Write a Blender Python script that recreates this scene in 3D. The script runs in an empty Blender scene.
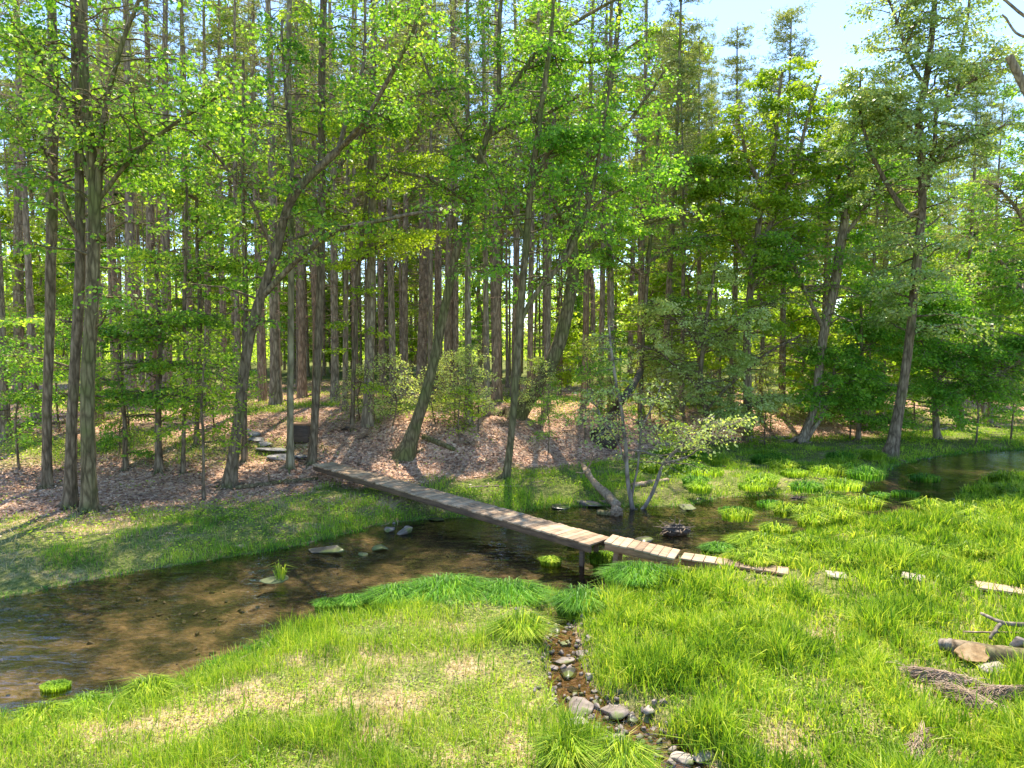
import bpy, math, random
import numpy as np
from mathutils import Vector

# ------------------------------------------------------------------ camera, world, sun
scene = bpy.context.scene
COL = scene.collection
CAM_Z = 4.6
PITCH = math.radians(3.3)
F = 683.0
cam_d = bpy.data.cameras.new("camera")
cam_d.sensor_width = 36.0
cam_d.lens = 36.0 * F / 1024.0
cam_d.clip_start = 0.1
cam_d.clip_end = 3000
cam = bpy.data.objects.new("camera", cam_d)
COL.objects.link(cam)
cam.location = (0, 0, CAM_Z)
cam.rotation_euler = (math.radians(90) - PITCH, 0, 0)
scene.camera = cam

SUN_EL = math.radians(65)
SUN_AZ = math.radians(9)          # measured from +Y towards +X
w = bpy.data.worlds.new("World")
scene.world = w
w.use_nodes = True
nt = w.node_tree
bg = nt.nodes["Background"]
sky = nt.nodes.new("ShaderNodeTexSky")
sky.sky_type = 'NISHITA'
sky.sun_disc = False
sky.sun_elevation = SUN_EL
sky.sun_rotation = SUN_AZ
sky.air_density = 1.0
sky.dust_density = 0.2
sky.ozone_density = 2.0
tint = nt.nodes.new("ShaderNodeMix"); tint.data_type = 'RGBA'; tint.blend_type = 'MULTIPLY'; tint.inputs[0].default_value = 1.0
nt.links.new(sky.outputs[0], tint.inputs[6]); tint.inputs[7].default_value = (0.86, 0.92, 1.0, 1)
nt.links.new(tint.outputs[2], bg.inputs[0])
bg.inputs[1].default_value = 0.15
sd_ = bpy.data.lights.new("sun", 'SUN')
sd_.energy = 4.2
sd_.angle = math.radians(0.55)
sd_.color = (1.0, 0.90, 0.74)
sun = bpy.data.objects.new("sun", sd_)
COL.objects.link(sun)
dv = Vector((math.sin(SUN_AZ) * math.cos(SUN_EL), math.cos(SUN_AZ) * math.cos(SUN_EL), math.sin(SUN_EL)))
sun.rotation_euler = dv.to_track_quat('Z', 'Y').to_euler()
sun.location = (0, 40, 60)
vs = scene.view_settings
vs.view_transform = 'Standard'
vs.look = 'None'
vs.gamma = 1.0
vs.exposure = 1.56
vs.use_curve_mapping = False
cy = scene.cycles
cy.max_bounces = 10
cy.diffuse_bounces = 6
cy.glossy_bounces = 3
cy.transmission_bounces = 6
cy.transparent_max_bounces = 12
cy.sample_clamp_indirect = 6.0

rng = np.random.default_rng(7)
random.seed(7)
cp, sp = math.cos(PITCH), math.sin(PITCH)

# ------------------------------------------------------------------ maths helpers
def ray(px, py):
    a = (px - 512.0) / F
    b = (384.0 - py) / F
    return np.array([a, cp + b * sp, -sp + b * cp])

def onz(px, py, z=0.0):
    r = ray(px, py)
    return np.array([0, 0, CAM_Z]) + r * ((z - CAM_Z) / r[2])

def at(px, py, y):
    r = ray(px, py)
    return np.array([0, 0, CAM_Z]) + r * (y / r[1])

def _hash(ix, iy, s):
    n = (ix * 374761393 + iy * 668265263 + s * 974711) & 0xffffffff
    n = ((n ^ (n >> 13)) * 1274126177) & 0xffffffff
    return ((n ^ (n >> 16)) & 0xffff) / 65535.0

def noise(x, y, s=0):
    x = np.asarray(x, float); y = np.asarray(y, float)
    ix = np.floor(x).astype(np.int64); iy = np.floor(y).astype(np.int64)
    fx = x - ix; fy = y - iy
    fx = fx * fx * (3 - 2 * fx); fy = fy * fy * (3 - 2 * fy)
    a = _hash(ix, iy, s); b = _hash(ix + 1, iy, s); c = _hash(ix, iy + 1, s); d = _hash(ix + 1, iy + 1, s)
    return (a * (1 - fx) + b * fx) * (1 - fy) + (c * (1 - fx) + d * fx) * fy

def fbm(x, y, s=0, o=3):
    v = 0; a = 0.5; t = 0
    for k in range(o):
        v = v + a * noise(np.asarray(x) * 2 ** k, np.asarray(y) * 2 ** k, s + k * 17); t += a; a *= 0.5
    return v / t

def sstep(a, b, x):
    t = np.clip((x - a) / (b - a), 0, 1)
    return t * t * (3 - 2 * t)

def smooth_poly(P, n=6, closed=False):
    P = np.asarray(P, float); out = []
    N = len(P)
    for i in range(N - 1):
        p0 = P[max(i - 1, 0)]; p1 = P[i]; p2 = P[i + 1]; p3 = P[min(i + 2, N - 1)]
        for k in range(n):
            t = k / n
            out.append(0.5 * ((2 * p1) + (-p0 + p2) * t + (2 * p0 - 5 * p1 + 4 * p2 - p3) * t * t + (-p0 + 3 * p1 - 3 * p2 + p3) * t ** 3))
    out.append(P[-1])
    return np.array(out)

# ------------------------------------------------------------------ stream outline (world metres)
far_px = [(-1500, 640), (-500, 612), (-150, 606), (0, 598), (60, 586), (130, 573), (200, 562), (262, 552), (300, 545), (345, 534),
          (385, 524), (440, 519), (490, 516), (540, 508), (600, 506), (650, 507), (690, 505), (720, 498), (760, 496), (800, 494),
          (840, 492), (872, 483), (895, 466), (930, 458), (980, 452), (1060, 449), (1200, 447), (1700, 446)]
near_px = [(1700, 470), (1200, 474), (1060, 474), (1020, 477), (990, 482), (965, 492), (950, 508), (905, 516), (860, 521), (820, 528),
           (790, 538), (745, 549), (700, 558), (650, 580), (612, 600), (585, 606), (560, 600), (510, 594), (470, 592), (420, 598),
           (380, 606), (330, 618), (280, 640), (230, 658), (180, 682), (120, 698), (60, 710), (0, 722), (-150, 735), (-500, 760), (-1500, 800)]
FARL = smooth_poly([onz(x, y)[:2] for x, y in far_px], 3)
NEARL = smooth_poly([onz(x, y)[:2] for x, y in near_px], 3)
POLY = np.vstack([FARL, NEARL])

def seg_dist(x, y, A, B):
    dx, dy = B[0] - A[0], B[1] - A[1]
    L = dx * dx + dy * dy + 1e-12
    t = np.clip(((x - A[0]) * dx + (y - A[1]) * dy) / L, 0, 1)
    return np.hypot(x - (A[0] + t * dx), y - (A[1] + t * dy))

def stream_sd(x, y):
    """distance to the water's edge, negative in the water"""
    x = np.asarray(x, float); y = np.asarray(y, float)
    d = np.full(x.shape, 1e9); ins = np.zeros(x.shape, bool)
    N = len(POLY)
    for i in range(N):
        A = POLY[i]; B = POLY[(i + 1) % N]
        d = np.minimum(d, seg_dist(x, y, A, B))
        c = ((A[1] > y) != (B[1] > y)) & (x < (B[0] - A[0]) * (y - A[1]) / (B[1] - A[1] + 1e-12) + A[0])
        ins ^= c
    d = d + 0.16 * (fbm(x * 1.6, y * 1.6, 5) - 0.5) * 2 * np.clip(1 - np.abs(d) / 1.2, 0, 1)
    return np.where(ins, -d, d)

RIV = np.array([onz(x, y, 0.2)[:2] for x, y in [(556, 612), (560, 632), (566, 655), (574, 680), (590, 700), (612, 716), (650, 736), (680, 758), (705, 790), (730, 830)]])
RIV = smooth_poly(RIV, 3)

def riv_d(x, y):
    d = np.full(np.shape(x), 1e9)
    for i in range(len(RIV) - 1):
        d = np.minimum(d, seg_dist(x, y, RIV[i], RIV[i + 1]))
    return d

T_PX = [-700, 0, 100, 250, 350, 420, 500, 600, 680, 760, 900, 1024, 1700]
TOE = [15.0, 16.6, 17.4, 19.5, 21.2, 21.6, 22.8, 25.6, 28.5, 31, 34, 37, 40]
WID = [10, 10, 10, 9, 6.5, 4.5, 4.0, 4.5, 6, 9, 10, 10, 10]
HGT = [1.4, 1.4, 1.4, 1.45, 1.6, 1.6, 1.5, 1.3, 1.0, 1.0, 0.8, 0.8, 0.8]

def H(x, y):
    x = np.asarray(x, float); y = np.asarray(y, float)
    sd = stream_sd(x, y)
    px = 512 + F * x / np.maximum(y, 2.0)
    toe = np.interp(px, T_PX, TOE); wd = np.interp(px, T_PX, WID); h = np.interp(px, T_PX, HGT)
    yy = y + 1.4 * (fbm(x * 0.35, y * 0.35, 3) - 0.5)
    bank = h * sstep(0, 1, (yy - toe) / wd) * sstep(0.0, 1.5, sd)
    land = 0.01 + 0.25 * sstep(0, 1.3, sd) + 0.16 * (fbm(x * 0.8, y * 0.8, 1) - 0.5) * sstep(0.1, 1.5, sd) \
        + 0.05 * (fbm(x * 4, y * 4, 2) - 0.5) * sstep(0, .6, sd)
    rough = 0.35 * (fbm(x * 0.45, y * 0.45, 9) - 0.5) + 0.10 * (fbm(x * 2.2, y * 2.2, 11) - 0.5)
    land = land + bank + rough * sstep(toe, toe + 3, y) * sstep(1, 3, sd)
    land = land + 2.4 * sstep(42, 130, y) + 6.0 * sstep(90, 300, y)
    bed = -0.02 - 0.22 * sstep(0, 1.0, -sd) - 0.10 * (fbm(x * 1.1, y * 1.1, 21) - 0.3) * sstep(0, 0.8, -sd) + 0.05 * (fbm(x * 5, y * 5, 22) - .5) * sstep(0, .3, -sd)
    z = np.where(sd > 0, land, bed)
    rd = riv_d(x, y)
    wv = 0.16 + 0.26 * fbm(x * 1.7, y * 1.7, 31) + 0.10 * sstep(9.5, 8, y)
    ch = 0.20 * (1 - sstep(wv * 0.5, wv + 0.22, rd)) * (sd > -0.3)
    return z - ch

def hz(x, y):
    return float(H(np.array([x]), np.array([y]))[0])

def hit(px, py):
    """world point where the line of sight through a pixel of the photograph meets the ground"""
    r = ray(px, py)
    if r[2] > -0.01: r[2] = -0.01
    t = np.arange(5, 90, 0.12)
    X = r[0] * t; Y = r[1] * t; Z = CAM_Z + r[2] * t
    g = H(X, Y)
    i = int(np.argmax(Z < g)) if np.any(Z < g) else len(t) - 1
    return np.array([X[i], Y[i], g[i]])

# ------------------------------------------------------------------ mesh helpers
def mesh_np(name, V, faces_list):
    """faces_list: list of (n,k) int arrays"""
    me = bpy.data.meshes.new(name)
    V = np.asarray(V, np.float32)
    loops = np.concatenate([f.reshape(-1) for f in faces_list]).astype(np.int32)
    tot = np.concatenate([np.full(len(f), f.shape[1], np.int32) for f in faces_list])
    st = np.concatenate([[0], np.cumsum(tot)[:-1]]).astype(np.int32)
    me.vertices.add(len(V)); me.vertices.foreach_set("co", V.reshape(-1))
    me.loops.add(len(loops)); me.loops.foreach_set("vertex_index", loops)
    me.polygons.add(len(tot)); me.polygons.foreach_set("loop_start", st); me.polygons.foreach_set("loop_total", tot)
    me.update(calc_edges=True)
    me.validate(verbose=False)
    return me

def smooth_shade(me):
    me.polygons.foreach_set("use_smooth", np.ones(len(me.polygons), bool)); me.update()

def obj(name, me, mat, parent=None):
    o = bpy.data.objects.new(name, me)
    if mat is not None and me is not None and not me.materials: me.materials.append(mat)
    COL.objects.link(o)
    if parent is not None: o.parent = parent
    return o

def tag(o, label=None, cat=None, group=None, kind=None):
    if label: o["label"] = label
    if cat: o["category"] = cat
    if group: o["group"] = group
    if kind: o["kind"] = kind
    return o

def thing(name, label, cat, loc=(0, 0, 0), rz=0.0, group=None):
    o = bpy.data.objects.new(name, None)
    o.empty_display_size = 0.3
    COL.objects.link(o); o.location = loc; o.rotation_euler = (0, 0, rz)
    return tag(o, label, cat, group)

def dup(root, loc, rz, sc=1.0, label=None, group=None, tilt=(0, 0)):
    r = root.copy(); COL.objects.link(r); r.location = loc; r.rotation_euler = (tilt[0], tilt[1], rz)
    r.scale = (sc, sc, sc) if not isinstance(sc, tuple) else sc
    if label: r["label"] = label
    if group: r["group"] = group
    for ch in list(root.children):
        c = ch.copy(); COL.objects.link(c); c.parent = r
        for g in list(ch.children):
            d = g.copy(); COL.objects.link(d); d.parent = c
    return r

def norm(v):
    return v / (np.linalg.norm(v, axis=-1, keepdims=True) + 1e-9)

class Geo:
    def __init__(s): s.V = []; s.F4 = []; s.F3 = []; s.n = 0
    def add(s, V, f4=None, f3=None):
        V = np.asarray(V, float).reshape(-1, 3)
        if f4 is not None and len(f4): s.F4.append(np.asarray(f4, np.int64) + s.n)
        if f3 is not None and len(f3): s.F3.append(np.asarray(f3, np.int64) + s.n)
        s.V.append(V); s.n += len(V)
    def tubes(s, P, R, sides=5, jit=0.0):
        """P (M,K,3) paths, R (M,K) radii"""
        P = np.asarray(P, float); R = np.asarray(R, float)
        if P.ndim == 2: P = P[None]; R = R[None]
        M, K, _ = P.shape
        if M == 0: return
        T = np.empty_like(P)
        T[:, 1:-1] = P[:, 2:] - P[:, :-2]; T[:, 0] = P[:, 1] - P[:, 0]; T[:, -1] = P[:, -1] - P[:, -2]
        T = norm(T)
        mean = norm(P[:, -1] - P[:, 0])
        ref = np.where(np.abs(mean[:, 2:3]) > 0.7, np.array([[1.0, 0.13, 0]]), np.array([[0, 0.1, 1.0]]))
        ref = np.repeat(ref[:, None], K, 1)
        U = norm(np.cross(T, ref)); W = np.cross(T, U)
        a = np.arange(sides) / sides * 2 * math.pi
        rr = R[:, :, None]
        if jit: rr = rr * (1 + jit * (np.random.default_rng(M * 7 + K).random((M, K, sides)) - 0.5))
        V = P[:, :, None, :] + (U[:, :, None, :] * np.cos(a)[None, None, :, None] + W[:, :, None, :] * np.sin(a)[None, None, :, None]) * rr[..., None]
        idx = np.arange(M * K * sides).reshape(M, K, sides)
        A = idx[:, :-1]; B = idx[:, 1:]
        q = np.stack([A, np.roll(A, -1, 2), np.roll(B, -1, 2), B], -1).reshape(-1, 4)
        s.add(V, q)
    def leaves(s, C, D, N, L, W):
        """rhombic leaves: base C, direction D, normal N, length, width"""
        D = norm(D); S = norm(np.cross(N, D)); L = np.asarray(L)[:, None]; W = np.asarray(W)[:, None]
        up = norm(np.cross(D, S))
        m = C + D * L * 0.45
        V = np.stack([C, m + S * W * 0.5 + up * W * 0.12, C + D * L, m - S * W * 0.5 + up * W * 0.12], 1)
        n = len(C)
        s.add(V, np.arange(n * 4).reshape(n, 4))
    def box(s, c, h, rz=0.0, M=None):
        v = np.array([[x, y, z] for x in (-1, 1) for y in (-1, 1) for z in (-1, 1)], float) * np.array(h)
        cz, sz = math.cos(rz), math.sin(rz)
        R = np.array([[cz, -sz, 0], [sz, cz, 0], [0, 0, 1]])
        v = (v @ (R.T if M is None else M)) + np.array(c)
        s.add(v, [[0, 1, 3, 2], [4, 6, 7, 5], [0, 4, 5, 1], [2, 3, 7, 6], [0, 2, 6, 4], [1, 5, 7, 3]])
    def mesh(s, name, smooth=False):
        fl = []
        if s.F4: fl.append(np.vstack(s.F4))
        if s.F3: fl.append(np.vstack(s.F3))
        me = mesh_np(name, np.vstack(s.V), fl)
        if smooth: smooth_shade(me)
        return me

def bevel_mesh(me, wd=0.01, seg=2):
    import bmesh
    bm = bmesh.new(); bm.from_mesh(me)
    bmesh.ops.bevel(bm, geom=bm.edges[:], offset=wd, segments=seg, affect='EDGES', profile=0.6)
    bm.to_mesh(me); bm.free()
    return me

# ------------------------------------------------------------------ materials
def mat_new(name):
    m = bpy.data.materials.new(name); m.use_nodes = True
    t = m.node_tree; t.nodes.clear()
    out = t.nodes.new("ShaderNodeOutputMaterial")
    return m, t, out

def N(t, typ, **kw):
    n = t.nodes.new(typ)
    for k, v in kw.items():
        if k in n.inputs: n.inputs[k].default_value = v
        else: setattr(n, k, v)
    return n

def ramp(t, fac, stops):
    r = t.nodes.new("ShaderNodeValToRGB")
    e = r.color_ramp.elements
    e[0].position = stops[0][0]; e[0].color = (*stops[0][1], 1)
    e[1].position = stops[-1][0]; e[1].color = (*stops[-1][1], 1)
    for p, c in stops[1:-1]:
        x = e.new(p); x.color = (*c, 1)
    t.links.new(fac, r.inputs[0])
    return r.outputs[0]

def leaf_mat(name, cols, trans=0.5, tcol=1.0, rough=0.45, nscale=0.35, spec=0.25, rnd=0.55):
    """cols: ramp stops over a per leaf random value; a second slow noise shifts whole sprays"""
    m, t, out = mat_new(name)
    g = N(t, "ShaderNodeNewGeometry")
    tc = N(t, "ShaderNodeTexCoord")
    ns = N(t, "ShaderNodeTexNoise", Scale=nscale, Detail=2.0)
    t.links.new(tc.outputs["Object"], ns.inputs["Vector"])
    a = N(t, "ShaderNodeMath", operation='MULTIPLY'); a.inputs[1].default_value = rnd
    t.links.new(g.outputs["Random Per Island"], a.inputs[0])
    b = N(t, "ShaderNodeMath", operation='MULTIPLY_ADD'); b.inputs[1].default_value = 1.3
    t.links.new(ns.outputs["Fac"], b.inputs[0]); b.inputs[2].default_value = -0.43 - (rnd - .55) * .5
    c = N(t, "ShaderNodeMath", operation='ADD'); t.links.new(a.outputs[0], c.inputs[0]); t.links.new(b.outputs[0], c.inputs[1])
    col = ramp(t, c.outputs[0], cols)
    p = N(t, "ShaderNodeBsdfPrincipled", Roughness=rough)
    p.inputs["Specular IOR Level"].default_value = spec
    t.links.new(col, p.inputs["Base Color"])
    tr = N(t, "ShaderNodeBsdfTranslucent")
    mx = N(t, "ShaderNodeMix", data_type='RGBA', blend_type='MULTIPLY')
    mx.inputs[0].default_value = 1.0
    t.links.new(col, mx.inputs[6]); mx.inputs[7].default_value = (1.40 * tcol, 1.40 * tcol, 0.55 * tcol, 1)
    t.links.new(mx.outputs[2], tr.inputs[0])
    ms = N(t, "ShaderNodeMixShader"); ms.inputs[0].default_value = trans
    t.links.new(p.outputs[0], ms.inputs[1]); t.links.new(tr.outputs[0], ms.inputs[2])
    t.links.new(ms.outputs[0], out.inputs[0])
    return m

def bark_mat(name, c1, c2, c3, sc=6.0, moss=0.0, bump=0.5):
    m, t, out = mat_new(name)
    tc = N(t, "ShaderNodeTexCoord")
    mp = N(t, "ShaderNodeMapping"); mp.inputs["Scale"].default_value = (1, 1, 0.22)
    t.links.new(tc.outputs["Object"], mp.inputs[0])
    n1 = N(t, "ShaderNodeTexNoise", Scale=sc * 2.2, Detail=5.0, Roughness=0.65)
    n2 = N(t, "ShaderNodeTexNoise", Scale=1.1, Detail=3.0)
    v = N(t, "ShaderNodeTexVoronoi", Scale=sc * 1.6, feature='DISTANCE_TO_EDGE')
    t.links.new(mp.outputs[0], n1.inputs["Vector"]); t.links.new(tc.outputs["Object"], n2.inputs["Vector"]); t.links.new(mp.outputs[0], v.inputs["Vector"])
    col = ramp(t, n1.outputs["Fac"], [(0.3, c1), (0.5, c2), (0.72, c3)])
    last = col
    if moss > 0:
        r = ramp(t, n2.outputs["Fac"], [(0.62 - moss * 0.3, (0, 0, 0)), (0.75 - moss * 0.2, (1, 1, 1))])
        mm = N(t, "ShaderNodeMix", data_type='RGBA'); t.links.new(r, mm.inputs[0])
        t.links.new(col, mm.inputs[6]); mm.inputs[7].default_value = (0.15, 0.15, 0.05, 1)
        last = mm.outputs[2]
    mu = N(t, "ShaderNodeMix", data_type='RGBA', blend_type='MULTIPLY'); mu.inputs[0].default_value = 0.75
    cr = ramp(t, v.outputs["Distance"], [(0.0, (0.35, 0.33, 0.3)), (0.22, (1, 1, 1))])
    t.links.new(last, mu.inputs[6]); t.links.new(cr, mu.inputs[7])
    p = N(t, "ShaderNodeBsdfPrincipled", Roughness=0.9); p.inputs["Specular IOR Level"].default_value = 0.2
    t.links.new(mu.outputs[2], p.inputs["Base Color"])
    ad = N(t, "ShaderNodeMath", operation='ADD'); t.links.new(n1.outputs["Fac"], ad.inputs[0]); t.links.new(v.outputs["Distance"], ad.inputs[1])
    bp = N(t, "ShaderNodeBump", Strength=bump, Distance=0.04); t.links.new(ad.outputs[0], bp.inputs["Height"])
    t.links.new(bp.outputs[0], p.inputs["Normal"])
    t.links.new(p.outputs[0], out.inputs[0])
    return m

def rock_mat(name, c1, c2, c3, sc=7.0, moss=0.0, rough=0.7, bump=0.5):
    m, t, out = mat_new(name)
    tc = N(t, "ShaderNodeTexCoord")
    n1 = N(t, "ShaderNodeTexNoise", Scale=sc, Detail=7.0, Roughness=0.6)
    n2 = N(t, "ShaderNodeTexNoise", Scale=sc * 0.45, Detail=3.0)
    t.links.new(tc.outputs["Object"], n1.inputs["Vector"]); t.links.new(tc.outputs["Object"], n2.inputs["Vector"])
    last = ramp(t, n1.outputs["Fac"], [(0.3, c1), (0.52, c2), (0.75, c3)])
    if moss > 0:
        r = ramp(t, n2.outputs["Fac"], [(0.6 - moss * 0.3, (0, 0, 0)), (0.68 - moss * 0.25, (1, 1, 1))])
        mm = N(t, "ShaderNodeMix", data_type='RGBA'); t.links.new(r, mm.inputs[0])
        t.links.new(last, mm.inputs[6]); mm.inputs[7].default_value = (0.10, 0.12, 0.03, 1)
        last = mm.outputs[2]
    p = N(t, "ShaderNodeBsdfPrincipled", Roughness=rough)
    t.links.new(last, p.inputs["Base Color"])
    bp = N(t, "ShaderNodeBump", Strength=bump, Distance=0.03); t.links.new(n1.outputs["Fac"], bp.inputs["Height"])
    t.links.new(bp.outputs[0], p.inputs["Normal"]); t.links.new(p.outputs[0], out.inputs[0])
    return m

# ground: vertex attributes carry what the ground is made of (grass soil / straw / litter / stream bed)
def ground_mat():
    m, t, out = mat_new("ground_soil")
    tc = N(t, "ShaderNodeTexCoord")
    at_l = N(t, "ShaderNodeAttribute", attribute_name="litter")
    at_b = N(t, "ShaderNodeAttribute", attribute_name="bed")
    at_s = N(t, "ShaderNodeAttribute", attribute_name="straw")
    at_m = N(t, "ShaderNodeAttribute", attribute_name="mud")
    nf = N(t, "ShaderNodeTexNoise", Scale=14.0, Detail=6.0, Roughness=0.7)
    nm = N(t, "ShaderNodeTexNoise", Scale=1.1, Detail=5.0, Roughness=0.62)
    vo = N(t, "ShaderNodeTexVoronoi", Scale=13.0); vo.inputs["Randomness"].default_value = 1.0
    vb = N(t, "ShaderNodeTexVoronoi", Scale=5.5)
    for n in (nf, nm, vo, vb): t.links.new(tc.outputs["Object"], n.inputs["Vector"])
    soil = ramp(t, nf.outputs["Fac"], [(0.3, (0.05, 0.07, 0.018)), (0.5, (0.13, 0.155, 0.035)), (0.7, (0.28, 0.27, 0.10))])
    straw = ramp(t, nf.outputs["Fac"], [(0.3, (0.22, 0.16, 0.07)), (0.5, (0.42, 0.31, 0.17)), (0.7, (0.62, 0.48, 0.32))])
    sepv = N(t, "ShaderNodeSeparateColor"); t.links.new(vo.outputs["Color"], sepv.inputs[0])
    lit = ramp(t, sepv.outputs[0], [(0.0, (0.20, 0.11, 0.07)), (0.35, (0.42, 0.26, 0.18)), (0.7, (0.58, 0.385, 0.26)), (1.0, (0.70, 0.52, 0.38))])
    lm = N(t, "ShaderNodeMix", data_type='RGBA', blend_type='MULTIPLY'); lm.inputs[0].default_value = 0.8
    t.links.new(lit, lm.inputs[6]); t.links.new(ramp(t, nm.outputs["Fac"], [(0.3, (0.62, 0.55, 0.5)), (0.62, (1.2, 1.12, 1.08))]), lm.inputs[7])
    sepb = N(t, "ShaderNodeSeparateColor"); t.links.new(vb.outputs["Color"], sepb.inputs[0])
    bed = ramp(t, nm.outputs["Fac"], [(0.34, (0.035, 0.04, 0.025)), (0.46, (0.085, 0.08, 0.05)), (0.55, (0.20, 0.155, 0.10)), (0.68, (0.42, 0.31, 0.21))])
    bm_ = N(t, "ShaderNodeMix", data_type='RGBA', blend_type='MULTIPLY'); bm_.inputs[0].default_value = 0.6
    t.links.new(bed, bm_.inputs[6]); t.links.new(ramp(t, sepb.outputs[0], [(0.0, (0.5, 0.52, 0.5)), (1.0, (1.3, 1.2, 1.1))]), bm_.inputs[7])
    def mixer(a, b, f):
        x = N(t, "ShaderNodeMix", data_type='RGBA'); t.links.new(f, x.inputs[0]); t.links.new(a, x.inputs[6]); t.links.new(b, x.inputs[7]); return x.outputs[2]
    c = mixer(soil, straw, at_s.outputs["Fac"])
    c = mixer(c, lm.outputs[2], at_l.outputs["Fac"])
    c = mixer(c, bm_.outputs[2], at_b.outputs["Fac"])
    mud = ramp(t, nf.outputs["Fac"], [(0.32, (0.05, 0.035, 0.022)), (0.5, (0.19, 0.12, 0.07)), (0.68, (0.42, 0.33, 0.25))])
    c = mixer(c, mud, at_m.outputs["Fac"])
    p = N(t, "ShaderNodeBsdfPrincipled", Roughness=0.95); p.inputs["Specular IOR Level"].default_value = 0.15
    t.links.new(c, p.inputs["Base Color"])
    h = N(t, "ShaderNodeMath", operation='ADD'); t.links.new(nf.outputs["Fac"], h.inputs[0]); t.links.new(vo.outputs["Distance"], h.inputs[1])
    bp = N(t, "ShaderNodeBump", Strength=0.9, Distance=0.05); t.links.new(h.outputs[0], bp.inputs["Height"])
    t.links.new(bp.outputs[0], p.inputs["Normal"]); t.links.new(p.outputs[0], out.inputs[0])
    return m

def water_mat(name, tint=(0.80, 0.74, 0.55), s1=2.2, s2=9.0, strength=0.28, ior=1.28):
    m, t, out = mat_new(name)
    tc = N(t, "ShaderNodeTexCoord")
    mp = N(t, "ShaderNodeMapping"); mp.inputs["Rotation"].default_value = (0, 0, math.radians(-35)); mp.inputs["Scale"].default_value = (0.55, 1.5, 1)
    t.links.new(tc.outputs["Object"], mp.inputs[0])
    n1 = N(t, "ShaderNodeTexNoise", Scale=s1, Detail=3.0); n2 = N(t, "ShaderNodeTexNoise", Scale=s2, Detail=3.0, Distortion=0.6)
    t.links.new(mp.outputs[0], n1.inputs["Vector"]); t.links.new(mp.outputs[0], n2.inputs["Vector"])
    a = N(t, "ShaderNodeMath", operation='MULTIPLY_ADD'); t.links.new(n2.outputs["Fac"], a.inputs[0]); a.inputs[1].default_value = 0.35; t.links.new(n1.outputs["Fac"], a.inputs[2])
    bp = N(t, "ShaderNodeBump", Strength=strength, Distance=0.12); t.links.new(a.outputs[0], bp.inputs["Height"])
    tr = N(t, "ShaderNodeBsdfTransparent"); tr.inputs[0].default_value = (*tint, 1)
    gl = N(t, "ShaderNodeBsdfGlossy", Roughness=0.06); t.links.new(bp.outputs[0], gl.inputs["Normal"])
    fr = N(t, "ShaderNodeFresnel", IOR=ior); t.links.new(bp.outputs[0], fr.inputs["Normal"])
    ms = N(t, "ShaderNodeMixShader"); t.links.new(fr.outputs[0], ms.inputs[0]); t.links.new(tr.outputs[0], ms.inputs[1]); t.links.new(gl.outputs[0], ms.inputs[2])
    t.links.new(ms.outputs[0], out.inputs[0])
    return m

def wood_mat(name, c1, c2, c3, sc=(1, 9, 9), rough=0.8):
    m, t, out = mat_new(name)
    tc = N(t, "ShaderNodeTexCoord"); g = N(t, "ShaderNodeNewGeometry")
    mp = N(t, "ShaderNodeMapping"); mp.inputs["Scale"].default_value = sc
    t.links.new(tc.outputs["Object"], mp.inputs[0])
    n1 = N(t, "ShaderNodeTexNoise", Scale=3.0, Detail=6.0, Roughness=0.65, Distortion=0.4); t.links.new(mp.outputs[0], n1.inputs["Vector"])
    n2 = N(t, "ShaderNodeTexNoise", Scale=2.3, Detail=3.0); t.links.new(tc.outputs["Object"], n2.inputs["Vector"])
    a = N(t, "ShaderNodeMath", operation='MULTIPLY_ADD'); t.links.new(g.outputs["Random Per Island"], a.inputs[0]); a.inputs[1].default_value = 0.32
    t.links.new(n1.outputs["Fac"], a.inputs[2])
    s = N(t, "ShaderNodeMath", operation='SUBTRACT'); t.links.new(a.outputs[0], s.inputs[0]); s.inputs[1].default_value = 0.15
    col = ramp(t, s.outputs[0], [(0.3, c1), (0.5, c2), (0.72, c3)])
    mu = N(t, "ShaderNodeMix", data_type='RGBA', blend_type='MULTIPLY'); mu.inputs[0].default_value = 0.6
    t.links.new(col, mu.inputs[6]); t.links.new(ramp(t, n2.outputs["Fac"], [(0.35, (0.5, 0.5, 0.48)), (0.6, (1.1, 1.05, 1.0))]), mu.inputs[7])
    p = N(t, "ShaderNodeBsdfPrincipled", Roughness=rough); t.links.new(mu.outputs[2], p.inputs["Base Color"])
    bp = N(t, "ShaderNodeBump", Strength=0.5, Distance=0.01); t.links.new(n1.outputs["Fac"], bp.inputs["Height"]); t.links.new(bp.outputs[0], p.inputs["Normal"])
    t.links.new(p.outputs[0], out.inputs[0])
    return m

M_GROUND = ground_mat()
M_WATER = water_mat("stream_water", (0.68, 0.67, 0.56), s2=6.0, strength=0.34, ior=1.78)
M_RIV = water_mat("rivulet_water", (0.72, 0.64, 0.50), 5, 14, 0.25, 1.6)
M_BARK_PINE = bark_mat("pine_bark", (0.17, 0.125, 0.08), (0.33, 0.255, 0.17), (0.52, 0.42, 0.29), 5)
M_BARK_GREY = bark_mat("grey_bark", (0.085, 0.062, 0.036), (0.21, 0.155, 0.095), (0.37, 0.285, 0.18), 5, moss=0.3)
M_BARK_MOSS = bark_mat("mossy_bark", (0.08, 0.062, 0.032), (0.20, 0.155, 0.08), (0.35, 0.28, 0.15), 5, moss=0.55)
M_BARK_TAN = bark_mat("tan_bark", (0.20, 0.16, 0.09), (0.33, 0.27, 0.16), (0.44, 0.37, 0.24), 3, moss=0.4)
M_BARK_PALE = bark_mat("pale_bark", (0.14, 0.11, 0.08), (0.26, 0.21, 0.16), (0.4, 0.34, 0.27), 4)
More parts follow.
